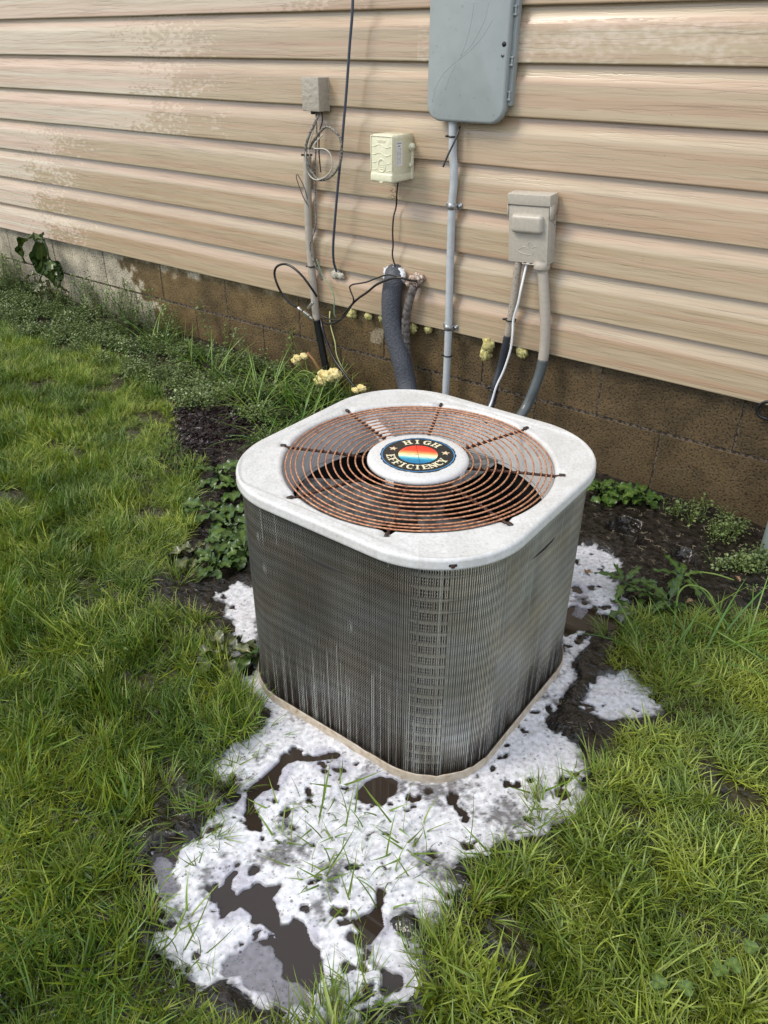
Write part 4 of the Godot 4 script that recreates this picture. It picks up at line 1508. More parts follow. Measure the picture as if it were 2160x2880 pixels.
func strap(at: Vector3, r: float, label: String) -> void:
	var zinc := grain(mat(lin(0.62, 0.63, 0.64), 0.35, 0.75), ramp_tex(128, 0.05, 91, [[0.2, Color(0.6, 0.6, 0.6)], [0.7, Color.WHITE]]), 12.0)
	var t := thing("pipe_strap", label, "pipe strap", at, "metal straps on the grey conduit")
	var s := Shape.new()
	s.lathe(PackedVector2Array([Vector2(r, -0.009), Vector2(r + 0.0014, -0.0085), Vector2(r + 0.0014, 0.0085), Vector2(r, 0.009)]), Vector3.ZERO, 28)
	for sx: float in [-1, 1]:
		s.rbox(Vector3(sx * (r + 0.007), 0, -0.012), Vector3(0.017, 0.016, 0.002), 0.0008, Basis.IDENTITY, 1)
	s.rbox(Vector3(r + 0.002, 0, -0.006), Vector3(0.0016, 0.016, 0.012), 0.0007, Basis.IDENTITY, 1)
	obj("band", s, zinc, t)
	s = Shape.new()
	s.tube(PackedVector3Array([Vector3(r + 0.009, 0, -0.012), Vector3(r + 0.009, 0, -0.006)]), 0.005, 6)
	obj("screw", s, zinc, t)


func build_pipes() -> void:
	var blot := ramp_tex(256, 0.04, 101, [[0.02, Color(0.66, 0.63, 0.6)], [0.12, Color(0.92, 0.91, 0.9)], [0.5, Color(0.97, 0.97, 0.97)], [0.9, Color.WHITE]])
	var tan_paint := grain(mat(lin(0.46, 0.41, 0.345), 0.5), blot, 5.0)
	var black := mat(lin(0.010, 0.010, 0.011), 0.3)
	two_tone("cable_conduit", [Vector3(-0.772, 0.849, 0.048), Vector3(-0.778, 0.760, 0.048), Vector3(-0.780, 0.701, 0.048), Vector3(-0.782, 0.579, 0.048), Vector3(-0.780, 0.540, 0.048), Vector3(-0.773, 0.436, 0.048), Vector3(-0.763, 0.306, 0.048), Vector3(-0.740, 0.184, 0.048), Vector3(-0.712, 0.058, 0.048), Vector3(-0.692, -0.029, 0.048)], 0.0135, 0.302, tan_paint, black,
		"slim cable conduit under the junction box, tan above and glossy black below", "conduit", ["painted_pipe", "black_pipe"])
	var grey := grain(mat(lin(0.50, 0.53, 0.55), 0.38), blot, 3.0)
	s_pipe("grey_conduit", [Vector3(-0.210, 0.989, 0.047), Vector3(-0.206, 0.936, 0.047), Vector3(-0.204, 0.899, 0.047), Vector3(-0.197, 0.853, 0.047), Vector3(-0.196, 0.813, 0.047), Vector3(-0.199, 0.754, 0.047), Vector3(-0.196, 0.599, 0.047), Vector3(-0.191, 0.388, 0.047), Vector3(-0.190, 0.270, 0.047), Vector3(-0.190, 0.164, 0.047), Vector3(-0.186, -0.091, 0.047)], 0.0122, grey, "light grey plastic conduit running down from the large grey enclosure", "conduit", 16)
	var lower := [Vector3(-0.199, 0.754, 0.047), Vector3(-0.191, 0.385, 0.047), Vector3(-0.207, 0.942, 0.047), Vector3(-0.189, 0.290, 0.047)]
	strap(lower[0], 0.0125, "metal strap on the grey conduit just above the disconnect box")
	strap(lower[1], 0.0125, "metal strap on the grey conduit at the lowest board of the wall")
	zip_tie(lower[2], 0.0125, Vector3(0.02, 1, 0), "black zip tie on the grey conduit right under the big enclosure")
	zip_tie(lower[3], 0.0125, Vector3(0.02, 1, 0), "black zip tie on the grey conduit in front of the concrete blocks")
	var ties := [Vector3(-0.770, 0.854, 0.048), Vector3(-0.772, 0.493, 0.048)]
	zip_tie(ties[0], 0.0142, Vector3(0, 1, 0), "black zip tie holding the looped cables on the slim tan conduit")
	zip_tie(ties[1], 0.0145, Vector3(-0.05, 1, 0), "black zip tie low on the slim tan conduit above the blocks")

	# insulated suction line and its bare partner
	var foam := grain(mat(lin(0.9, 0.9, 0.92), 0.55), ramp_tex(512, 0.09, 102, [[0.2, Color(0.20, 0.21, 0.23)], [0.5, Color(0.31, 0.32, 0.345)], [0.72, Color(0.39, 0.40, 0.43)], [0.9, Color(0.50, 0.51, 0.54)]], 3), 4.5,
		ramp_tex(256, 0.1, 103, [[0.2, Color.BLACK], [0.8, Color.WHITE]]), 0.12)
	var fp: Array = [Vector3(-0.421, 0.519, 0.030), Vector3(-0.408, 0.507, 0.050), Vector3(-0.410, 0.451, 0.062), Vector3(-0.405, 0.375, 0.066), Vector3(-0.387, 0.307, 0.068), Vector3(-0.359, 0.239, 0.070), Vector3(-0.330, 0.155, 0.075)]
	fp.append_array([Vector3(-0.27, 0.075, 0.12), Vector3(-0.10, 0.06, 0.30), Vector3(0.08, 0.08, 0.56), Vector3(0.16, 0.1, 0.80)])
	s_pipe("refrigerant_line", fp, 0.034, foam, "thick dark foam-covered refrigerant line coming out of the wall behind the lid", "refrigerant line", 20)
	var s := Shape.new()
	var hole: Vector3 = [Vector3(-0.412, 0.512, 0.040)][0]
	for i in 9:
		var a := TAU * i / 9
		s.lump(hole + Vector3(cos(a) * 0.03, 0.004 + sin(a) * 0.018, 0.004), Vector3(0.016, 0.014, 0.012), n_fine, 0.9, i * 3.0, 8)
	tag(obj("caulk", s, mat(lin(0.75, 0.76, 0.78), 0.5)), "white caulk round the hole where the thick foam-covered line enters", "caulk")
	var bare := grain(mat(lin(0.9, 0.9, 0.9), 0.5), ramp_tex(256, 0.03, 104, [[0.3, Color(0.24, 0.16, 0.12)], [0.42, Color(0.38, 0.36, 0.35)], [0.62, Color(0.46, 0.45, 0.44)], [0.8, Color(0.55, 0.50, 0.46)]]), 7.0)
	var bp: Array = [Vector3(-0.338, 0.511, 0.030), Vector3(-0.331, 0.492, 0.050), Vector3(-0.338, 0.448, 0.062), Vector3(-0.350, 0.384, 0.062), Vector3(-0.353, 0.302, 0.055), Vector3(-0.345, 0.203, 0.050)]
	bp.append_array([Vector3(-0.33, 0.08, 0.06), Vector3(-0.24, 0.04, 0.13)])
	s_pipe("liquid_line", bp, 0.0145, bare, "thinner rust-streaked grey line beside the thick foam-covered one", "refrigerant line", 12)
	s = Shape.new()
	hole = [Vector3(-0.328, 0.510, 0.045)][0]
	for i in 10:
		s.lump(hole + Vector3(rng.randf_range(-0.018, 0.02), rng.randf_range(-0.012, 0.016), rng.randf_range(-0.006, 0.012)), Vector3(0.014, 0.012, 0.011), n_fine, 1.0, i * 5.0 + 2.0, 8)
	tag(obj("putty", s, grain(mat(lin(0.9, 0.9, 0.9), 0.8), ramp_tex(128, 0.05, 105, [[0.3, Color(0.45, 0.33, 0.27)], [0.5, Color(0.80, 0.72, 0.66)], [0.8, Color(0.92, 0.88, 0.84)]]), 14.0)), "crumbling pinkish putty plug where the thinner line enters the wall", "putty")

	# the disconnect's two whips
	var flex_a := grain(mat(lin(0.44, 0.39, 0.33), 0.45), ramp_tex(256, 0.06, 106, [[0.12, Color(0.35, 0.29, 0.25)], [0.24, Color(0.88, 0.86, 0.84)], [0.8, Color.WHITE]]), 8.0)
	var flex_b := mat(lin(0.05, 0.055, 0.068), 0.3, 0.2)
	var wp: Array = [Vector3(0.043, 0.635, 0.055), Vector3(0.042, 0.581, 0.055), Vector3(0.040, 0.527, 0.055), Vector3(0.035, 0.455, 0.055), Vector3(0.026, 0.381, 0.055), Vector3(0.015, 0.303, 0.055), Vector3(0.009, 0.245, 0.070), Vector3(0.008, 0.172, 0.090)]
	wp.append_array([Vector3(0.02, 0.05, 0.25), Vector3(0.10, 0.06, 0.60), Vector3(0.14, 0.08, 0.78)])
	two_tone("flexible_conduit", wp, [0.0108, 0.0016], 0.40, flex_a, flex_b, "ribbed flexible conduit under the disconnect, beige then dark, tied to a white cable", "conduit", ["painted_hose", "dark_hose"])
	var smooth_b := grain(mat(lin(0.10, 0.115, 0.12), 0.3), blot, 4.0)
	wp = [Vector3(0.118, 0.638, 0.055), Vector3(0.123, 0.614, 0.055), Vector3(0.137, 0.543, 0.055), Vector3(0.150, 0.463, 0.055), Vector3(0.156, 0.394, 0.055), Vector3(0.156, 0.337, 0.060), Vector3(0.149, 0.273, 0.075), Vector3(0.135, 0.197, 0.110)]
	wp.append_array([Vector3(0.12, 0.09, 0.30), Vector3(0.20, 0.07, 0.62), Vector3(0.22, 0.08, 0.78)])
	two_tone("liquidtight_conduit", wp, [0.0153, 0.0004], 0.352, tan_paint, smooth_b, "smooth thick conduit under the disconnect, tan above and slate grey below", "conduit", ["painted_hose", "grey_hose"])
	s = Shape.new()
	var cp: Vector3 = [Vector3(0.119, 0.630, 0.055)][0]
	s.lathe(PackedVector2Array([Vector2(0.0165, -0.014), Vector2(0.022, -0.013), Vector2(0.0235, -0.008), Vector2(0.0235, 0.006), Vector2(0.021, 0.008), Vector2(0.021, 0.016)]), cp, 24)
	tag(obj("conduit_fitting", s, tan_paint), "tan ring fitting joining the smooth thick conduit to the disconnect box", "fitting")
	var tie: Array = [Vector3(0.036, 0.455, 0.057), Vector3(0.009, 0.228, 0.080)]
	zip_tie(tie[0], 0.0155, Vector3(0.05, 1, 0), "black zip tie binding the white cable to the ribbed conduit's beige part")
	zip_tie(tie[1], 0.0155, Vector3(0.25, 1, -0.2), "black zip tie binding the white cable to the ribbed conduit just behind the lid")
	# pale post at the edge of the yard
	s = Shape.new()
	s.tube(PackedVector3Array([Vector3(0.936, -0.05, 0.145), Vector3(0.936, 0.2, 0.145), Vector3(0.936, 0.6, 0.145)]), 0.05, 28)
	tag(obj("drain_pipe", s, grain(mat(lin(0.33, 0.40, 0.39), 0.45), blot, 4.0)), "pale grey green pipe standing in the mud by the wall at the right", "pipe")


func s_pipe(called: String, pts: Array, r: float, m: Material, label: String, category: String, sides := 14) -> void:
	pipe(called, pts, r, m, label, category, "", sides)


# ---------------------------------------------------------------- cables
func build_cables() -> void:
	var black := mat(lin(0.012, 0.012, 0.013), 0.32)
	var navy := mat(lin(0.055, 0.065, 0.095), 0.35)
	var drab := grain(mat(lin(0.9, 0.9, 0.9), 0.55), ramp_tex(128, 0.06, 111, [[0.36, Color(0.13, 0.125, 0.12)], [0.46, Color(0.50, 0.48, 0.45)], [0.8, Color(0.66, 0.64, 0.60)]]), 16.0)
	var pale := mat(lin(0.50, 0.47, 0.41), 0.5)
	var green := mat(lin(0.22, 0.36, 0.24), 0.45)
	var lime := mat(lin(0.48, 0.50, 0.20), 0.45)
	var up: Array = [Vector3(-0.546, 1.424, 0.075), Vector3(-0.546, 1.275, 0.075), Vector3(-0.561, 1.162, 0.075), Vector3(-0.577, 1.042, 0.075), Vector3(-0.591, 0.954, 0.075), Vector3(-0.603, 0.874, 0.075), Vector3(-0.620, 0.778, 0.075), Vector3(-0.636, 0.676, 0.075), Vector3(-0.657, 0.583, 0.065), Vector3(-0.670, 0.524, 0.050), Vector3(-0.670, 0.488, 0.036), Vector3(-0.671, 0.481, 0.025)]
	up.insert(0, Vector3(up[0].x + 0.03, 1.75, 0.06))
	pipe("drop_cable", up, 0.0043, navy, "navy blue cable hanging down the siding into a dab of sealant", "cable")
	var s := Shape.new()
	var p: Vector3 = [Vector3(-0.668, 0.482, 0.034)][0]
	for i in 7:
		s.lump(p + Vector3(rng.randf_range(-0.017, 0.017), rng.randf_range(-0.009, 0.007), 0.0), Vector3(0.014, 0.011, 0.006), n_fine, 0.8, i * 2.0, 8)
	tag(obj("sealant", s, mat(lin(0.48, 0.45, 0.37), 0.25)), "dab of translucent sealant where the navy cable enters the siding", "sealant")

	pipe("coax_loop", [Vector3(-0.747, 0.393, 0.060), Vector3(-0.749, 0.428, 0.085), Vector3(-0.777, 0.470, 0.100), Vector3(-0.824, 0.494, 0.100), Vector3(-0.864, 0.497, 0.100), Vector3(-0.900, 0.481, 0.100), Vector3(-0.912, 0.454, 0.100), Vector3(-0.903, 0.422, 0.100), Vector3(-0.893, 0.388, 0.090), Vector3(-0.867, 0.361, 0.085), Vector3(-0.832, 0.344, 0.080)], 0.0042, black, "thick black cable arching in a loop left of the slim conduit", "cable")
	pipe("coax_coil", [Vector3(-0.706, 0.982, 0.055), Vector3(-0.705, 0.959, 0.075), Vector3(-0.722, 0.919, 0.090), Vector3(-0.740, 0.880, 0.090), Vector3(-0.743, 0.845, 0.085), Vector3(-0.726, 0.808, 0.080), Vector3(-0.695, 0.788, 0.080), Vector3(-0.646, 0.800, 0.085), Vector3(-0.605, 0.833, 0.090), Vector3(-0.585, 0.871, 0.095), Vector3(-0.589, 0.917, 0.095), Vector3(-0.612, 0.938, 0.095), Vector3(-0.648, 0.947, 0.090), Vector3(-0.677, 0.933, 0.085), Vector3(-0.708, 0.908, 0.080), Vector3(-0.742, 0.878, 0.070)], 0.0042, drab, "coil of paint-flecked grey cable hanging beside the conduit top", "cable")
	pipe("thin_wire", [Vector3(-0.663, 0.925, 0.090), Vector3(-0.708, 0.885, 0.090), Vector3(-0.661, 0.883, 0.090), Vector3(-0.638, 0.873, 0.090), Vector3(-0.628, 0.847, 0.090), Vector3(-0.635, 0.822, 0.090), Vector3(-0.666, 0.798, 0.090), Vector3(-0.715, 0.787, 0.080), Vector3(-0.749, 0.806, 0.075), Vector3(-0.741, 0.846, 0.090), Vector3(-0.741, 0.873, 0.090)], 0.0021, pale, "thin pale wire looped inside the grey cable coil", "wire")
	pipe("speaker_wire", [Vector3(-0.714, 0.986, 0.050), Vector3(-0.731, 0.919, 0.066), Vector3(-0.748, 0.880, 0.066), Vector3(-0.740, 0.854, 0.072)], 0.0018, pale, "short thin pale wire from junction box into the conduit top", "wire")
	pipe("bell_wire", [Vector3(-0.721, 0.986, 0.055), Vector3(-0.709, 0.934, 0.068), Vector3(-0.717, 0.866, 0.068), Vector3(-0.725, 0.796, 0.068), Vector3(-0.728, 0.709, 0.068), Vector3(-0.730, 0.642, 0.068), Vector3(-0.755, 0.586, 0.068), Vector3(-0.761, 0.554, 0.068), Vector3(-0.734, 0.494, 0.068), Vector3(-0.720, 0.454, 0.055)], 0.0026, drab, "thin drab wire running down along the slim tan conduit", "wire")
	pipe("red_wire", [Vector3(-0.705, 0.986, 0.045), Vector3(-0.704, 0.957, 0.045), Vector3(-0.713, 0.926, 0.050), Vector3(-0.723, 0.864, 0.045), Vector3(-0.718, 0.805, 0.045)], 0.0022, mat(lin(0.05, 0.012, 0.012), 0.4), "dark red wire dropping behind the grey cable coil", "wire")
	pipe("stray_wire", [Vector3(-0.772, 0.695, 0.050), Vector3(-0.773, 0.756, 0.070), Vector3(-0.783, 0.799, 0.090), Vector3(-0.788, 0.786, 0.090), Vector3(-0.780, 0.726, 0.070), Vector3(-0.770, 0.694, 0.055)], 0.0016, mat(lin(0.16, 0.14, 0.12), 0.5), "bent stray wire sticking out left of the slim conduit", "wire")
	pipe("ground_wire", [Vector3(-0.740, 0.524, 0.060), Vector3(-0.723, 0.478, 0.055), Vector3(-0.688, 0.438, 0.055), Vector3(-0.670, 0.405, 0.055), Vector3(-0.675, 0.345, 0.050), Vector3(-0.673, 0.325, 0.045)], 0.0019, green, "thin pale green wire slanting from the slim conduit to the siding's edge", "wire")
	pipe("lime_wire", [Vector3(-0.695, 0.346, 0.050), Vector3(-0.689, 0.319, 0.060), Vector3(-0.676, 0.281, 0.065), Vector3(-0.658, 0.242, 0.070), Vector3(-0.649, 0.202, 0.075), Vector3(-0.620, 0.168, 0.085), Vector3(-0.575, 0.138, 0.100), Vector3(-0.546, 0.118, 0.110)], 0.0024, lime, "thin yellow green wire coming down beside the black pipe", "wire")
	pipe("thermostat_wire", [Vector3(-0.362, 0.809, 0.100), Vector3(-0.395, 0.769, 0.060), Vector3(-0.411, 0.731, 0.040), Vector3(-0.414, 0.698, 0.050), Vector3(-0.417, 0.655, 0.050), Vector3(-0.415, 0.612, 0.050), Vector3(-0.417, 0.580, 0.050), Vector3(-0.405, 0.548, 0.050), Vector3(-0.389, 0.524, 0.045)], 0.0026, mat(lin(0.025, 0.017, 0.016), 0.45), "thin dark wire hanging from the cream box to the foam-covered line", "wire")
	pipe("control_cable", [Vector3(-0.310, 0.516, 0.050), Vector3(-0.313, 0.524, 0.090), Vector3(-0.331, 0.534, 0.115), Vector3(-0.373, 0.526, 0.115), Vector3(-0.441, 0.494, 0.100), Vector3(-0.492, 0.457, 0.090), Vector3(-0.543, 0.421, 0.085), Vector3(-0.593, 0.372, 0.080), Vector3(-0.626, 0.335, 0.075), Vector3(-0.668, 0.312, 0.070), Vector3(-0.717, 0.302, 0.060)], 0.0040, mat(lin(0.022, 0.018, 0.017), 0.4), "black brown control cable bridging from the refrigerant lines to the conduit", "cable")
	pipe("control_wire", [Vector3(-0.306, 0.512, 0.055), Vector3(-0.313, 0.531, 0.110), Vector3(-0.355, 0.537, 0.115), Vector3(-0.396, 0.533, 0.110), Vector3(-0.451, 0.510, 0.100), Vector3(-0.498, 0.489, 0.090), Vector3(-0.550, 0.474, 0.090), Vector3(-0.568, 0.462, 0.090), Vector3(-0.559, 0.440, 0.090), Vector3(-0.551, 0.421, 0.090), Vector3(-0.570, 0.389, 0.085), Vector3(-0.607, 0.348, 0.080), Vector3(-0.642, 0.329, 0.075), Vector3(-0.696, 0.327, 0.070), Vector3(-0.729, 0.335, 0.070)], 0.0026, mat(lin(0.02, 0.018, 0.017), 0.4), "thinner dark wire with a kink above the control cable", "wire")
	pipe("buried_cable", [Vector3(-0.730, 0.312, 0.060), Vector3(-0.707, 0.287, 0.080), Vector3(-0.685, 0.241, 0.085), Vector3(-0.639, 0.194, 0.100), Vector3(-0.573, 0.157, 0.120), Vector3(-0.501, 0.132, 0.150), Vector3(-0.442, 0.118, 0.180)], 0.0046, black, "black cable curving down from the conduit towards the condenser lid", "cable")
	var wc: Array = [Vector3(0.074, 0.632, 0.060), Vector3(0.074, 0.603, 0.070), Vector3(0.075, 0.559, 0.085), Vector3(0.070, 0.518, 0.085), Vector3(0.058, 0.466, 0.082), Vector3(0.061, 0.425, 0.085), Vector3(0.059, 0.374, 0.085), Vector3(0.045, 0.306, 0.090), Vector3(0.029, 0.251, 0.100), Vector3(0.020, 0.188, 0.115)]
	wc.append_array([Vector3(0.03, 0.06, 0.28), Vector3(0.12, 0.08, 0.60)])
	pipe("white_cable", wc, 0.0034, mat(lin(0.80, 0.81, 0.82), 0.35), "white cable tied along the ribbed conduit below the disconnect", "cable")
	pipe("tie_tail", [Vector3(-0.183, 0.970, 0.050), Vector3(-0.184, 0.941, 0.065), Vector3(-0.199, 0.897, 0.080), Vector3(-0.211, 0.865, 0.085)], 0.0028, mat(lin(0.03, 0.033, 0.036), 0.4), "short black cable tail dangling across the top of the grey conduit", "cable")
	pipe("stub_cable", [Vector3(0.792, 0.377, 0.030), Vector3(0.778, 0.368, 0.030), Vector3(0.770, 0.355, 0.030), Vector3(0.771, 0.340, 0.030), Vector3(0.782, 0.330, 0.030), Vector3(0.804, 0.328, 0.030)], 0.0045, black, "short black cable loop at the wall's right edge under the lowest siding board", "cable")
	# metal splitter on the loop's end
	var metal := mat(lin(0.55, 0.54, 0.5), 0.3, 0.85)
	var c: Array = [Vector3(-0.825, 0.343, 0.080), Vector3(-0.766, 0.306, 0.065), Vector3(-0.788, 0.325, 0.075), Vector3(-0.724, 0.384, 0.075)]
	var t := thing("cable_splitter", "small silver coaxial ground block with fittings at the end of the black loop", "coaxial fitting")
	s = Shape.new()
	s.tube(PackedVector3Array([c[0], c[0].lerp(c[1], 0.3)]), 0.006, 8)
	s.tube(PackedVector3Array([c[0].lerp(c[1], 0.62), c[1]]), 0.0055, 8)
	obj("connector", s, metal, t)
	s = Shape.new()
	var ax: Vector3 = (c[1] - c[0]).normalized()
	var az := ax.cross(Vector3.BACK).normalized()
	s.rbox(c[2], Vector3(0.028, 0.011, 0.012), 0.003, Basis(ax, az, ax.cross(az)))
	s.rbox(c[2].lerp(c[3] + Vector3(-0.02, 0.01, 0), 0.5), Vector3(0.010, 0.040, 0.008), 0.003, Basis(Vector3.BACK, -0.75))
	obj("ground_block", s, metal, t)


# ---------------------------------------------------------------- expanding foam
func build_foam_bits() -> void:
	var skin := ramp_tex(256, 0.03, 121, [[0.25, Color(0.62, 0.55, 0.30)], [0.45, Color(0.86, 0.82, 0.55)], [0.7, Color(0.93, 0.91, 0.70)]])
	var pale := grain(mat(lin(0.72, 0.72, 0.62), 0.6), skin, 9.0)
	var spots: Array = [Vector3(-0.614, 0.351, 0.020), Vector3(-0.546, 0.352, 0.020), Vector3(-0.485, 0.352, 0.015), Vector3(-0.359, 0.346, 0.018), Vector3(-0.292, 0.351, 0.016), Vector3(-0.052, 0.346, 0.030), Vector3(0.068, 0.349, 0.020)]
	var sizes := [0.020, 0.015, 0.013, 0.021, 0.014, 0.021, 0.019]
	var labels := ["round blob of pale expanding foam under the siding, left of the thick dark line", "small bead of pale expanding foam beside the round blob, left of the thick line",
		"sliver of pale foam under the siding right at the thick dark line", "pale foam blob under the siding between the thick line and the grey conduit", "flat pale foam dab under the siding just left of the grey conduit",
		"drooping yellow foam blob under the siding left of the ribbed conduit", "greenish foam blob under the siding between ribbed and smooth conduits"]
	for i in spots.size():
		var s := Shape.new()
		var k: float = sizes[i]
		for j in 3:
			s.lump(Vector3(rng.randf_range(-0.3, 0.3) * k, rng.randf_range(-0.35, 0.3) * k - (0.5 * k * j if i == 5 else 0.0), 0.0), Vector3(k, k * 1.05, k * 0.8) * rng.randf_range(0.7, 1.0), n_fine, 0.55, i * 7.0 + j, 10)
		var o := obj("spray_foam", s, pale)
		o.position = spots[i]
		tag(o, labels[i], "spray foam", "blobs of expanding foam under the siding")
	var yellow := grain(mat(lin(0.80, 0.76, 0.60), 0.65), ramp_tex(256, 0.02, 122, [[0.15, Color(0.80, 0.66, 0.40)], [0.34, Color(0.93, 0.85, 0.58)], [0.6, Color(0.97, 0.93, 0.76)]]), 6.0, ramp_tex(128, 0.06, 123, [[0.2, Color.BLACK], [0.8, Color.WHITE]]), 0.05)
	var chunks := [
		["white cream chunk of hardened foam hooked over a brown stick by the blocks", [Vector3(-0.839, 0.139, 0.100), Vector3(-0.821, 0.157, 0.100), Vector3(-0.792, 0.169, 0.100)], 0.017],
		["large yellow chunk of hardened foam at the foot of the black pipe", [Vector3(-0.679, 0.110, 0.130), Vector3(-0.664, 0.139, 0.130), Vector3(-0.640, 0.136, 0.130), Vector3(-0.611, 0.153, 0.130)], 0.024],
		["low yellow chunk of hardened foam nearest the white lid", [Vector3(-0.480, 0.136, 0.170), Vector3(-0.455, 0.150, 0.170)], 0.015]]
	for i in chunks.size():
		var s := Shape.new()
		var at: Vector3 = chunks[i][1][0]
		for p: Vector3 in chunks[i][1]:
			var k: float = chunks[i][2]
			s.lump(p - at + Vector3(0, 0, rng.randf_range(-0.008, 0.008)), Vector3(k * 1.2, k * 0.75, k * 0.7) * rng.randf_range(0.8, 1.25), n_fine, 0.42, i * 9.0 + p.x * 5.0, 20)
		var o := obj("foam_chunk", s, yellow)
		o.position = at
		tag(o, chunks[i][0], "foam chunk", "hardened foam chunks lying in the weeds")
	pipe("stick", [Vector3(-0.760, 0.193, 0.110), Vector3(-0.730, 0.171, 0.110), Vector3(-0.709, 0.134, 0.100)], 0.0042, mat(lin(0.30, 0.15, 0.06), 0.6), "orange brown stick leaning in the weeds beside the cream foam chunk", "stick")


# ---------------------------------------------------------------- plants
func leaf_mesh(l: float, w: float, bend: float, fold: float, wavy: float, lobes: int, sd: int, col: Color, stalk := 0.25) -> ArrayMesh:
	var r := RandomNumberGenerator.new()
	r.seed = sd
	var n := 16
	var across := 6
	var rows := []
	var ang := 0.0
	var at := Vector3.ZERO
	var twist := r.randf_range(-0.5, 0.5)
	for i in n + 1:
		var t := float(i) / n
		var width := 0.0
		if t < stalk:
			width = 0.06 * w
		else:
			var u := (t - stalk) / (1.0 - stalk)
			width = w * pow(sin(PI * pow(u, 0.75)), 0.8) * 0.5 + 0.02 * w
			if lobes > 0:
				width *= 0.45 + 0.55 * absf(fmod(u * lobes, 1.0) * 1.3 - 0.3)
		var side := Vector3(cos(twist * t), sin(twist * t), 0)
		var up := Vector3(0, cos(ang), sin(ang))
		var row := []
		for j in across + 1:
			var q := (float(j) / across - 0.5) * 2.0
			var p := at + side * (q * width) + up * (absf(q) * width * fold + wavy * w * 0.12 * sin(t * 23.0 + q * 2.0 + sd) * absf(q) - 0.03 * w * cos(q * PI * 2.5))
			row.append(p)
		rows.append(row)
		at += Vector3(0, -sin(ang), cos(ang)) * (l / n)
		ang += bend / n
	var s := Shape.new()
	for i in n:
		for j in across:
			var edge := absf(float(j) + 0.5 - across / 2.0) / (across / 2.0)
			s.col = col.lerp(Color(col.r * 1.7 + 0.02, col.g * 1.45 + 0.02, col.b * 1.4), 0.7 if edge < 0.2 else 0.0) * r.randf_range(0.85, 1.12)
			s.quad(rows[i][j], rows[i + 1][j], rows[i + 1][j + 1], rows[i][j + 1], Vector3(0, 1, 0.05))
	return s.mesh()


func rosette(called: String, label: String, category: String, group: String, at: Vector3, meshes: Array, count: int, m: Material, lo := 5.0, hi := 40.0, size := 1.0, from := 0.0, to := 360.0) -> void:
	var t := thing(called, label, category, at, group)
	for i in count:
		var o := inst("leaf", meshes[rng.randi() % meshes.size()], m, t)
		var az := deg_to_rad(lerpf(from, to, (i + rng.randf_range(-0.3, 0.3)) / count))
		o.basis = (Basis(Vector3.UP, az) * Basis(Vector3.RIGHT, -deg_to_rad(rng.randf_range(lo, hi)))).scaled_local(Vector3.ONE * size * rng.randf_range(0.7, 1.15))
		o.position = Vector3(0, 0.004 + 0.002 * i, 0)


func grounded(v: Vector2) -> Vector3:
	return Vector3(v.x, ground(v.x, v.y) + 0.003, v.y)


func green_mat(rough := 0.35) -> StandardMaterial3D:
	var m := mat(Color.WHITE, rough)
	m.vertex_color_use_as_albedo = true
	m.backlight_enabled = true
	m.backlight = Color(0.40, 0.48, 0.08)
	return m


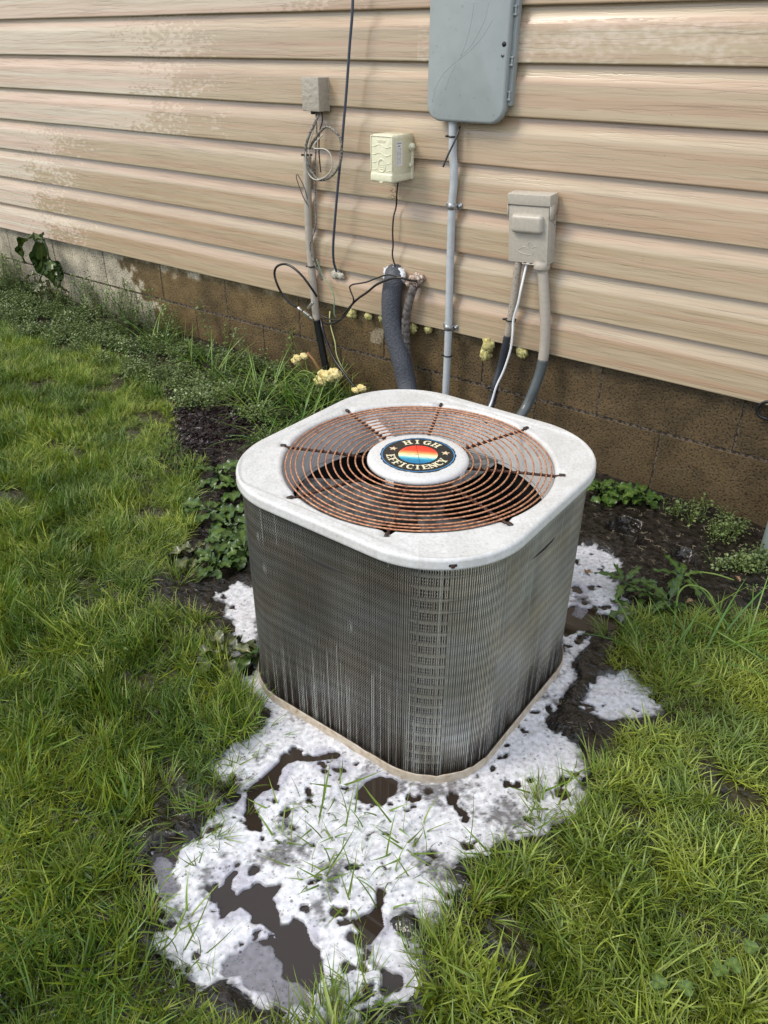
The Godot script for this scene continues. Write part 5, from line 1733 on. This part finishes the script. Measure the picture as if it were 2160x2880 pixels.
func build_plants() -> void:
	var g := green_mat(0.3)
	var dark := Color(0.042, 0.088, 0.020)
	var mid := Color(0.065, 0.12, 0.026)
	var plantain := []
	for i in 5:
		plantain.append(leaf_mesh(0.095, 0.044, 0.5 + 0.25 * i, 0.25, 1.0, 0, 40 + i, dark.lerp(mid, i / 4.0), 0.3))
	var wilted := []
	for i in 3:
		wilted.append(leaf_mesh(0.10, 0.034, 1.5 + 0.3 * i, 0.6, 1.6, 0, 60 + i, Color(0.10, 0.115, 0.05), 0.25))
	var toothed := []
	for i in 4:
		toothed.append(leaf_mesh(0.125, 0.042, 0.6 + 0.3 * i, 0.2, 0.9, 5, 80 + i, dark.lerp(mid, i / 3.0), 0.12))
	var dock := []
	for i in 3:
		dock.append(leaf_mesh(0.16, 0.062, 1.9 + 0.4 * i, 0.3, 1.1, 0, 100 + i, Color(0.055, 0.092, 0.03), 0.22))
	var spots := PackedVector2Array([Vector2(-0.550, 0.769), Vector2(-0.449, 0.783), Vector2(-0.335, 0.832), Vector2(-0.418, 0.921), Vector2(-0.318, 0.929), Vector2(-0.235, 0.939), Vector2(-0.257, 1.007), Vector2(-0.188, 1.002), Vector2(-0.290, 1.080), Vector2(-0.216, 1.077)])
	var where := ["farthest back by the long grass", "behind the condenser's left corner", "pressed against the condenser's left side", "at the lawn's edge, mid patch", "in the middle of its patch",
		"against the coil below the lid's left corner", "on the mud in the front row", "front row, touching the coil", "on the mud, nearest the lawn", "foremost on bare mud left of the suds"]
	for i in spots.size():
		rosette("plantain", "flattened broad leaved weed left of the condenser, " + where[i], "weed", "broad leaved weeds left of the condenser", grounded(spots[i]), plantain if i != 8 else plantain + wilted, 9, g, 4, 38, 0.85)
	spots = PackedVector2Array([Vector2(0.088, 1.256), Vector2(0.067, 1.310)])
	rosette("plantain", "fresh single broad leaf plant leaning on the coil beside the suds", "weed", "", grounded(spots[0]), plantain, 4, g, 15, 50, 1.0, 20, 140)
	rosette("wilted_weed", "wilted drooping brown green weed on the suds left of the condenser", "weed", "", grounded(spots[1]), wilted, 7, g, 20, 60, 1.0)
	spots = PackedVector2Array([Vector2(0.427, 0.134), Vector2(0.482, 0.106), Vector2(0.534, 0.094)])
	where = ["nearest the condenser's lid", "in the middle of its clump by the blocks", "at the clump's right end by the blocks"]
	for i in spots.size():
		rosette("plantain", "glossy broad leaved weed behind the condenser, " + where[i], "weed", "broad leaved weeds behind the condenser", grounded(spots[i]), plantain, 9, g, 5, 45, 0.78)
	spots = PackedVector2Array([Vector2(0.660, 0.525), Vector2(0.728, 0.532), Vector2(0.767, 0.412), Vector2(0.726, 0.601), Vector2(0.777, 0.540)])
	where = ["reaching over the suds", "in the middle of the tangle", "with a leaf on the mud", "lowest, at the dark pool", "at the tangle's right side"]
	for i in spots.size():
		rosette("dandelion", "toothed leaf weed in the tangle right of the condenser, " + where[i], "weed", "toothed weeds right of the condenser", grounded(spots[i]), toothed, 6, g, 8, 45, 0.66)
	# the dock at the far left of the wall
	var dw: Array = [Vector3(-2.517, 0.065, 0.100), Vector3(-2.412, 0.377, 0.100), Vector3(-2.407, 0.293, 0.100), Vector3(-2.596, 0.120, 0.100)]
	var base := Vector3(dw[0].x, ground(dw[0].x, 0.12), 0.12)
	var t := thing("dock_plant", "tall drooping dark leaved dock growing against the pale end of the blocks", "weed", base)
	var s := Shape.new()
	s.col = Color(0.06, 0.085, 0.03)
	s.tube(curve([Vector3(0, -0.01, 0), Vector3(0.01, 0.10, 0.0), dw[2] - base, dw[1] - base]), 0.004, 7)
	obj("stem", s, g, t)
	for q: Array in [[dw[1], -100.0, 10.0, 1.5], [dw[1], -60.0, -30.0, 1.35], [dw[2], -130.0, 5.0, 1.25], [dw[3] + Vector3(0.06, 0, 0), -85.0, 5.0, 1.2], [dw[1], 40.0, -60.0, 0.8], [dw[2], 60.0, -10.0, 0.9]]:
		var o := inst("leaf", dock[rng.randi() % 3], g, t)
		o.transform = Transform3D((Basis(Vector3.UP, deg_to_rad(q[1])) * Basis(Vector3.RIGHT, deg_to_rad(q[2]))).scaled_local(Vector3.ONE * float(q[3])), q[0] - base)
	for i in 16:
		var o := inst("leaf", wilted[i % 3], g, t)
		o.transform = Transform3D((Basis(Vector3.UP, rng.randf() * TAU) * Basis(Vector3.RIGHT, rng.randf_range(-0.6, 1.0))).scaled_local(Vector3.ONE * rng.randf_range(0.5, 0.9)), Vector3(rng.randf_range(0.02, 0.16), rng.randf_range(0.03, 0.17), rng.randf_range(-0.03, 0.05)))
	# curled onion grass stems by the cream chunk, bent pale stems at the right
	var lime := mat(lin(0.17, 0.25, 0.05), 0.4)
	var curls := [["curled pale green stem making a ring below the cream foam chunk", [Vector3(-0.801, 0.032, 0.140), Vector3(-0.807, 0.077, 0.140), Vector3(-0.775, 0.116, 0.140), Vector3(-0.738, 0.117, 0.140), Vector3(-0.731, 0.090, 0.140), Vector3(-0.764, 0.050, 0.140), Vector3(-0.794, 0.056, 0.140)]], ["second curled stem, wider, beside the ring below the cream foam chunk", [Vector3(-0.822, 0.011, 0.150), Vector3(-0.812, 0.069, 0.150), Vector3(-0.760, 0.133, 0.150), Vector3(-0.701, 0.136, 0.150), Vector3(-0.671, 0.104, 0.150)]]]
	for q: Array in curls:
		pipe("curled_stem", q[1], 0.0024, lime, q[0], "stem", "curled stems by the foam chunks", 7)
	var bends := [["bent yellow green stalk arching over the weeds right of the condenser", PackedVector2Array([Vector2(0.803, 0.575), Vector2(0.792, 0.524), Vector2(0.805, 0.488), Vector2(0.849, 0.486), Vector2(0.916, 0.572)]), 0.05], ["long pale straw stalk lying across the grass at the right", PackedVector2Array([Vector2(0.815, 0.577), Vector2(0.864, 0.601), Vector2(0.934, 0.627), Vector2(1.012, 0.623)]), 0.04],
		["thin stalk lying on the mud beside the toothed weeds", PackedVector2Array([Vector2(0.784, 0.356), Vector2(0.833, 0.362), Vector2(0.875, 0.349)]), 0.02]]
	for q: Array in bends:
		var pts := []
		var nn: int = q[1].size()
		for i in nn:
			pts.append(grounded(q[1][i]) + Vector3(0, float(q[2]) * sin(PI * (i + 0.3) / nn), 0))
		pipe("stalk", pts, 0.0020, lime, q[0], "stem", "", 6)
	# clover in the lawn
	spots = PackedVector2Array([Vector2(1.163, 1.290), Vector2(1.151, 1.334), Vector2(1.137, 1.352), Vector2(1.174, 1.236), Vector2(1.074, 1.421), Vector2(1.107, 1.403)])
	where = ["at the right edge of the frame", "a little below the topmost clover", "beside another near the right", "topmost near the right edge", "leftmost of the clovers", "second from the left along the bottom"]
	var lf := leaf_mesh(0.013, 0.013, 0.5, 0.15, 0.2, 0, 140, Color(0.075, 0.13, 0.03), 0.05)
	for i in spots.size():
		var cl := thing("clover", "small three leaved clover in the lower right lawn, " + where[i], "clover", grounded(spots[i]) + Vector3(0, 0.034, 0), "clovers in the lawn")
		for k in 3:
			var o := inst("leaflet", lf, g, cl)
			o.basis = Basis(Vector3.UP, TAU * k / 3 + i) * Basis(Vector3.RIGHT, -0.25)
		var st := Shape.new()
		st.col = dark
		st.tube(PackedVector3Array([Vector3(0, 0, 0), Vector3(0.006, -0.05, 0.004)]), 0.0009, 5)
		obj("stem", st, g, cl)
	# creeping small leaved cover along the wall
	var sp := Shape.new()
	var r := RandomNumberGenerator.new()
	r.seed = 31
	for k in 9:
		var az := r.randf() * TAU
		var h := r.randf_range(0.004, 0.034)
		var c := Vector3(cos(az), 0, sin(az)) * r.randf_range(0.002, 0.02) + Vector3(0, h, 0)
		var d := Vector3(cos(az + r.randf_range(-1, 1)), r.randf_range(-0.3, 0.5), sin(az)).normalized()
		var sd := d.cross(Vector3.UP).normalized()
		var l := r.randf_range(0.006, 0.011)
		sp.col = Color(0.12, 0.165, 0.08) * r.randf_range(0.7, 1.4)
		var a := c + d * l * 0.45 + sd * l * 0.38
		var b := c + d * l * 0.45 - sd * l * 0.38
		var up := Vector3(0, l * 0.16, 0)
		sp.tri(c, a + up, c + d * l, Vector3.UP)
		sp.tri(c, c + d * l, b + up, Vector3.UP)
		if k % 3 == 0:
			sp.col = Color(0.09, 0.12, 0.045)
			sp.tube(PackedVector3Array([Vector3(0, -0.004, 0), c]), 0.0007, 4, false)
	scatter("ground_cover", sp.mesh(), g, "creeping small leaved green weeds massed along the foot of the wall", "weeds", func(x: float, z: float) -> float: return at_mask(m_weed, x, z) * smoothstep(-0.25, 0.2, n_mid.get_noise_2d(x * 0.5, z * 0.5)),
		0.0105, Rect2(-3.0, 0.0, 4.4, 1.3), Vector2(0.6, 1.5), 0.6, Color(0.9, 0.95, 0.8), Color(1.5, 1.45, 1.0))
	# taller weeds against the pale end of the blocks
	sp = Shape.new()
	for k in 3:
		var pts := PackedVector3Array()
		var way := Vector3(r.randf_range(-0.05, 0.05), 0, r.randf_range(-0.03, 0.03))
		for i in 8:
			pts.append(way * (i / 7.0) + Vector3(0.012 * k + 0.006 * sin(i * 1.3 + k), 0.021 * i, 0))
		sp.col = Color(0.10, 0.13, 0.05)
		sp.tube(pts, 0.0009, 4, false)
		for i in range(1, 8):
			for side in 2:
				var d := Vector3(1, 0.5, 0.3).rotated(Vector3.UP, side * PI + i * 1.9).normalized()
				var w := d.cross(Vector3.UP).normalized()
				var l := r.randf_range(0.009, 0.018)
				sp.col = Color(0.11, 0.16, 0.07) * r.randf_range(0.6, 1.3)
				var c: Vector3 = pts[i]
				sp.tri(c, c + d * l * 0.5 + w * l * 0.3, c + d * l, Vector3.UP)
				sp.tri(c, c + d * l, c + d * l * 0.5 - w * l * 0.3, Vector3.UP)
	scatter("tall_weeds", sp.mesh(), g, "tall thin stemmed weeds crowding against the pale end of the block foundation", "weeds", func(x: float, z: float) -> float: return 0.45 * smoothstep(-1.5, -1.9, x) * smoothstep(0.26, 0.05, z) * smoothstep(-0.3, 0.3, n_mid.get_noise_2d(x * 0.4, 3.0)) + 0.06 * smoothstep(-0.7, -0.9, x) * smoothstep(0.2, 0.05, z),
		0.022, Rect2(-3.1, 0.02, 2.5, 0.26), Vector2(0.5, 1.35), 0.35, Color(1.0, 1.0, 1.0), Color(1.6, 1.5, 1.1))
	# dead leaves in the mulch
	sp = Shape.new()
	for k in 3:
		var c := Vector3(r.randf_range(-0.008, 0.008), 0.002 + 0.003 * k, r.randf_range(-0.008, 0.008))
		sp.col = Color(0.020, 0.012, 0.011) * r.randf_range(0.5, 1.6)
		sp.rbox(c, Vector3(r.randf_range(0.006, 0.022), 0.0012, r.randf_range(0.004, 0.009)), 0.0005, Basis(Vector3(r.randf_range(-1, 1), 2, r.randf_range(-1, 1)).normalized(), r.randf() * TAU) * Basis(Vector3.RIGHT, r.randf_range(-0.7, 0.7)), 1)
	scatter("dead_leaves", sp.mesh(), g, "dark heap of wet dead leaves and bark left of the condenser", "dead leaves", func(x: float, z: float) -> float: return clampf(at_mask(m_mulch, x, z) * 1.3 + 0.7 * n_mid.get_noise_2d(x * 2.0, z * 2.0) - 0.1, 0.0, 1.0) if at_mask(m_mulch, x, z) > 0.1 else 0.0, 0.014, Rect2(-1.6, 0.1, 1.8, 1.3), Vector2(0.5, 1.5), 0.7, Color(0.7, 0.75, 0.8), Color(1.9, 1.7, 1.7))
	# bits of straw and grit on the mud
	sp = Shape.new()
	for k in 4:
		var c := Vector3(r.randf_range(-0.02, 0.02), 0.001, r.randf_range(-0.02, 0.02))
		sp.col = Color(0.16, 0.14, 0.10) * r.randf_range(0.5, 1.3)
		sp.rbox(c, Vector3(r.randf_range(0.003, 0.016), 0.0012, 0.0014), 0.0004, Basis(Vector3.UP, r.randf() * TAU), 1)
	scatter("mud_debris", sp.mesh(), mat_v(0.6), "bits of straw and grit lying on the wet mud", "debris", func(x: float, z: float) -> float: return 0.5 * (1.0 - at_mask(m_lawn, x, z)) * (1.0 - smoothstep(0.1, 0.3, at_wet(m_foam, x, z))) * (1.0 - at_wet(m_water, x, z)),
		0.03, Rect2(-1.4, 0.02, 2.9, 2.0), Vector2(0.5, 1.2), 0.1, Color(0.6, 0.6, 0.6), Color(1.6, 1.5, 1.4))
	var leaf_spots := PackedVector2Array([Vector2(0.547, 0.504), Vector2(0.701, 0.552), Vector2(0.821, 0.485), Vector2(0.873, 0.322)])
	where = ["on the suds right of the condenser", "beside the toothed weeds", "on the dark mud in the middle right", "near the right edge of the mud"]
	var dead := leaf_mesh(0.032, 0.020, 0.8, 0.4, 0.8, 0, 150, Color(0.24, 0.15, 0.085), 0.1)
	for i in leaf_spots.size():
		var o := inst("fallen_leaf", dead, g)
		o.position = grounded(leaf_spots[i]) + Vector3(0, 0.008, 0)
		o.basis = Basis(Vector3.UP, 1.3 + i * 2.0).scaled_local(Vector3.ONE * (1.0 if i == 0 else 0.6))
		tag(o, "small brown fallen leaf lying " + where[i], "leaf", "fallen leaves on the mud")


func mat_v(rough: float) -> StandardMaterial3D:
	var m := mat(Color.WHITE, rough)
	m.vertex_color_use_as_albedo = true
	return m


func scatter(called: String, mesh: Mesh, m: Material, label: String, category: String, chance: Callable, step: float, area: Rect2, size: Vector2, tilt: float, ca: Color, cb: Color) -> void:
	var xf: Array[Transform3D] = []
	var cols := PackedColorArray()
	var z := area.position.y
	while z < area.end.y:
		var x := area.position.x
		while x < area.end.x:
			var px := x + rng.randf_range(-0.6, 0.6) * step
			var pz := maxf(z + rng.randf_range(-0.6, 0.6) * step, 0.012)
			x += step
			var c: float = chance.call(px, pz)
			if c <= 0.02 or rng.randf() > c or under_unit(px, pz):
				continue
			var b := Basis(Vector3.UP, rng.randf() * TAU) * Basis(Vector3.RIGHT, rng.randf_range(-tilt, tilt))
			xf.append(Transform3D(b.scaled_local(Vector3.ONE * rng.randf_range(size.x, size.y)), Vector3(px, maxf(ground(px, pz), WATER - 0.01), pz)))
			cols.append(ca.lerp(cb, rng.randf()))
		z += step
	many(called, mesh, m, label, category, xf, cols)


func many(called: String, mesh: Mesh, m: Material, label: String, category: String, xf: Array[Transform3D], cols: PackedColorArray) -> void:
	var mm := MultiMesh.new()
	mm.transform_format = MultiMesh.TRANSFORM_3D
	mm.use_colors = true
	mm.mesh = mesh
	mm.instance_count = xf.size()
	for i in xf.size():
		mm.set_instance_transform(i, xf[i])
		mm.set_instance_color(i, cols[i])
	var o := MultiMeshInstance3D.new()
	o.name = numbered(called)
	o.multimesh = mm
	o.material_override = m
	add_child(o)
	tag(o, label, category, "", "stuff")


func under_unit(x: float, z: float) -> bool:
	return absf(x - AC.x) < 0.30 and absf(z - AC.z) < 0.30


# ---------------------------------------------------------------- grass
func tuft(blades: int, spread: float, lo: float, hi: float, w: float, lean: float, droop: float, sd: int) -> ArrayMesh:
	var r := RandomNumberGenerator.new()
	r.seed = sd
	var s := Shape.new()
	for b in blades:
		var az := r.randf() * TAU
		var root := Vector3(cos(az * 3.1), 0, sin(az * 2.3)) * spread * r.randf()
		var d := Vector3(cos(az), 0, sin(az))
		var sd_ := d.cross(Vector3.UP)
		var l := r.randf_range(lo, hi)
		var ang := PI / 2 - r.randf_range(0.1, lean)
		var bend := r.randf_range(0.2, droop)
		var p := root + Vector3(0, -0.006, 0)
		var n := 5
		var w0 := w * r.randf_range(0.7, 1.25)
		var c := Color(0.162, 0.212, 0.028) * r.randf_range(0.65, 1.3)
		if r.randf() < 0.13:
			c = Color(0.26, 0.21, 0.09) * r.randf_range(0.6, 1.1)
		elif r.randf() < 0.22:
			c = Color(0.205, 0.275, 0.05) * r.randf_range(0.8, 1.1)
		elif r.randf() < 0.25:
			c = Color(0.105, 0.19, 0.036)
		var prev := []
		for i in n + 1:
			var t := float(i) / n
			var ww := w0 * (1.0 - pow(t, 2.2)) * 0.5
			var fold := Vector3(0, ww * 0.5, 0)
			var cur := [p - sd_ * ww + fold, p, p + sd_ * ww + fold]
			if i > 0:
				s.col = c * lerpf(0.8, 1.15, t)
				var out := Vector3(-d.x * sin(ang), cos(ang) + 0.2, -d.z * sin(ang)) if ang > 0 else Vector3.UP
				s.quad(prev[0], cur[0], cur[1], prev[1], out)
				s.quad(prev[1], cur[1], cur[2], prev[2], out)
			prev = cur
			p += (d * cos(ang) + Vector3.UP * sin(ang)) * (l / n)
			ang -= bend / n
	return s.mesh()


func build_grass() -> void:
	var g := green_mat(0.38)
	var lay := func(called: String, mesh: Mesh, label: String, step: float, left: bool, size: Vector2, seed_: int) -> void:
		rng.seed = seed_
		var xf: Array[Transform3D] = []
		var cols := PackedColorArray()
		var z := 0.1
		while z < 2.9:
			var x := -3.4 if left else 0.3
			while x < (0.9 if left else 2.3):
				var px := x + rng.randf_range(-0.6, 0.6) * step
				var pz := z + rng.randf_range(-0.6, 0.6) * step
				x += step
				# the left lawn and the right lawn meet out of sight, below the picture
				if (px < 0.62 + (pz - 1.95) * 0.1) != left:
					continue
				var inside := px > MX0 and pz < 2.48 and px < 1.68
				var c := at_mask(m_lawn, px, pz) if inside else (0.35 if pz > 0.45 else 0.0)
				if c < 0.03:
					continue
				var bare := smoothstep(0.30, 0.55, n_mid.get_noise_2d(px * 0.42 + 3.0, pz * 0.42))
				c *= 1.0 - 0.75 * bare
				var rim := smoothstep(0.35, 0.95, c)
				if rng.randf() > rim or under_unit(px, pz):
					continue
				var near := smoothstep(0.7, 1.7, pz - 0.2 * px)
				var dirn := n_big.get_noise_2d(px * 1.6 + 20.0, pz * 1.6) * 9.0
				var lean := rng.randf_range(0.0, 0.35) + near * (0.25 + 1.4 * absf(n_mid.get_noise_2d(px * 0.5, pz * 0.5 + 9.0)))
				var b := Basis(Vector3(cos(dirn), 0, sin(dirn)), lean) * Basis(Vector3.UP, rng.randf() * TAU)
				var k := lerpf(size.x, size.y, rng.randf()) * lerpf(0.58, 1.0, near) * (0.85 + 0.7 * clampf(n_mid.get_noise_2d(px * 0.8 - 7.0, pz * 0.8), -0.4, 0.6)) * lerpf(0.6, 1.0, rim)
				xf.append(Transform3D(b.scaled_local(Vector3(k, k, k)), Vector3(px, ground(px, pz), pz)))
				var tone := 0.45 + 0.9 * n_mid.get_noise_2d(px * 0.45 + 50.0, pz * 0.45) + 0.4 * n_big.get_noise_2d(px, pz + 40.0) + rng.randf_range(-0.45, 0.45)
				cols.append(Color(0.50, 0.58, 0.48).lerp(Color(1.36, 1.19, 0.92), clampf(tone, 0, 1)) * lerpf(1.2, 0.95, near) * (1.14 if left else 1.0))
			z += step
		many(called, mesh, g, label, "grass", xf, cols)
	lay.call("lawn_grass", tuft(11, 0.018, 0.022, 0.085, 0.0033, 1.2, 1.7, 201), "trodden wet lawn grass on the left of the suds", 0.0135, true, Vector2(0.75, 1.2), 301)
	lay.call("lawn_grass", tuft(10, 0.018, 0.030, 0.095, 0.0038, 1.2, 1.8, 202), "wet matted lawn grass on the right of the suds", 0.0130, false, Vector2(0.8, 1.3), 302)
	# the lawn beyond what the picture shows
	var xf0: Array[Transform3D] = []
	var cols0 := PackedColorArray()
	for i in 46000:
		var px := rng.randf_range(-8.0, 4.5)
		var pz := rng.randf_range(0.35, 6.0)
		if px > -3.35 and px < 2.25 and pz < 2.85:
			continue
		xf0.append(Transform3D((Basis(Vector3.UP, rng.randf() * TAU) * Basis(Vector3.RIGHT, rng.randf_range(-0.3, 0.3))).scaled_local(Vector3.ONE * rng.randf_range(1.0, 1.7)), Vector3(px, ground(px, pz), pz)))
		cols0.append(Color(0.65, 0.75, 0.6).lerp(Color(1.35, 1.2, 0.95), rng.randf()))
	many("lawn_grass", tuft(12, 0.03, 0.025, 0.075, 0.0034, 1.2, 1.7, 206), g, "short lawn grass spreading away past the left edge of the yard", "grass", xf0, cols0)
	# single blades standing in the suds and longer tufts
	rng.seed = 5
	scatter("sparse_grass", tuft(4, 0.014, 0.05, 0.13, 0.0044, 1.35, 1.3, 209), g, "sparse grass blades poking up through the suds", "grass", func(x: float, z: float) -> float: return 0.5 * at_mask(m_sparse, x, z), 0.02, Rect2(-0.4, 0.9, 1.6, 1.2), Vector2(0.6, 1.2), 1.0, Color(0.7, 0.9, 0.8), Color(1.3, 1.3, 1.0))
	var clumps := PackedVector2Array([Vector2(0.053, 1.607), Vector2(0.220, 1.618), Vector2(0.327, 1.623), Vector2(0.258, 1.422), Vector2(0.208, 1.263), Vector2(-0.251, 1.167), Vector2(0.720, 0.720), Vector2(0.808, 0.751), Vector2(0.869, 0.627), Vector2(0.894, 0.505), Vector2(0.871, 1.221), Vector2(0.858, 1.093), Vector2(0.802, 1.405), Vector2(0.790, 1.573), Vector2(0.840, 1.576), Vector2(0.732, 1.666), Vector2(0.813, 1.229), Vector2(0.714, 1.726), Vector2(0.179, 1.371), Vector2(0.189, 1.443), Vector2(0.960, 0.517), Vector2(0.873, 0.791), Vector2(0.321, 1.553), Vector2(0.797, 1.468), Vector2(0.400, 1.798)])
	var xf: Array[Transform3D] = []
	var cols := PackedColorArray()
	for v in clumps:
		for i in 26:
			var q := v + Vector2(rng.randfn(0, 0.022), rng.randfn(0, 0.022))
			if under_unit(q.x, q.y):
				continue
			var out := Vector3(q.x - v.x, 0, q.y - v.y)
			var ax := Vector3.UP.cross(out.normalized()) if out.length() > 1e-4 else Vector3.RIGHT
			xf.append(Transform3D((Basis(ax.normalized(), minf(out.length() * 16.0, 0.8)) * Basis(Vector3.UP, rng.randf() * TAU)).scaled_local(Vector3.ONE * rng.randf_range(0.55, 1.0)), Vector3(q.x, ground(q.x, q.y), q.y)))
			cols.append(Color(0.65, 0.85, 0.75).lerp(Color(1.15, 1.2, 0.9), rng.randf()))
	many("grass_clumps", tuft(4, 0.006, 0.06, 0.115, 0.0032, 0.5, 1.2, 204), g, "taller darker grass clumps standing out of the lawn round the suds", "grass", xf, cols)
	# long arching grass along the foundation
	xf = []
	cols = PackedColorArray()
	var longs := PackedVector2Array([Vector2(-0.915, 0.223), Vector2(-0.828, 0.212), Vector2(-0.714, 0.234), Vector2(-0.660, 0.193), Vector2(-0.634, 0.119), Vector2(-0.579, 0.077), Vector2(-0.735, 0.403), Vector2(-0.618, 0.409), Vector2(-0.568, 0.506), Vector2(-0.876, 0.357), Vector2(-0.580, 0.332), Vector2(-1.284, 0.199), Vector2(-1.487, 0.149), Vector2(-1.097, 0.244), Vector2(-1.611, 0.172), Vector2(-0.719, 0.073), Vector2(0.945, 0.584), Vector2(0.865, 0.684)])
	for v in longs:
		for i in 9:
			var q := v + Vector2(rng.randfn(0, 0.03), rng.randfn(0, 0.02))
			q.y = maxf(q.y, 0.03)
			xf.append(Transform3D((Basis(Vector3.UP, rng.randf() * TAU) * Basis(Vector3.RIGHT, rng.randf_range(-0.4, 0.4))).scaled_local(Vector3.ONE * rng.randf_range(0.5, 1.0)), Vector3(q.x, ground(q.x, q.y), q.y)))
			cols.append(Color(0.6, 0.9, 0.8).lerp(Color(1.2, 1.25, 1.0), rng.randf()))
	many("long_grass", tuft(4, 0.01, 0.14, 0.26, 0.0042, 0.9, 2.2, 205), g, "long arching grass blades growing along the foundation and the mud's edge", "grass", xf, cols)
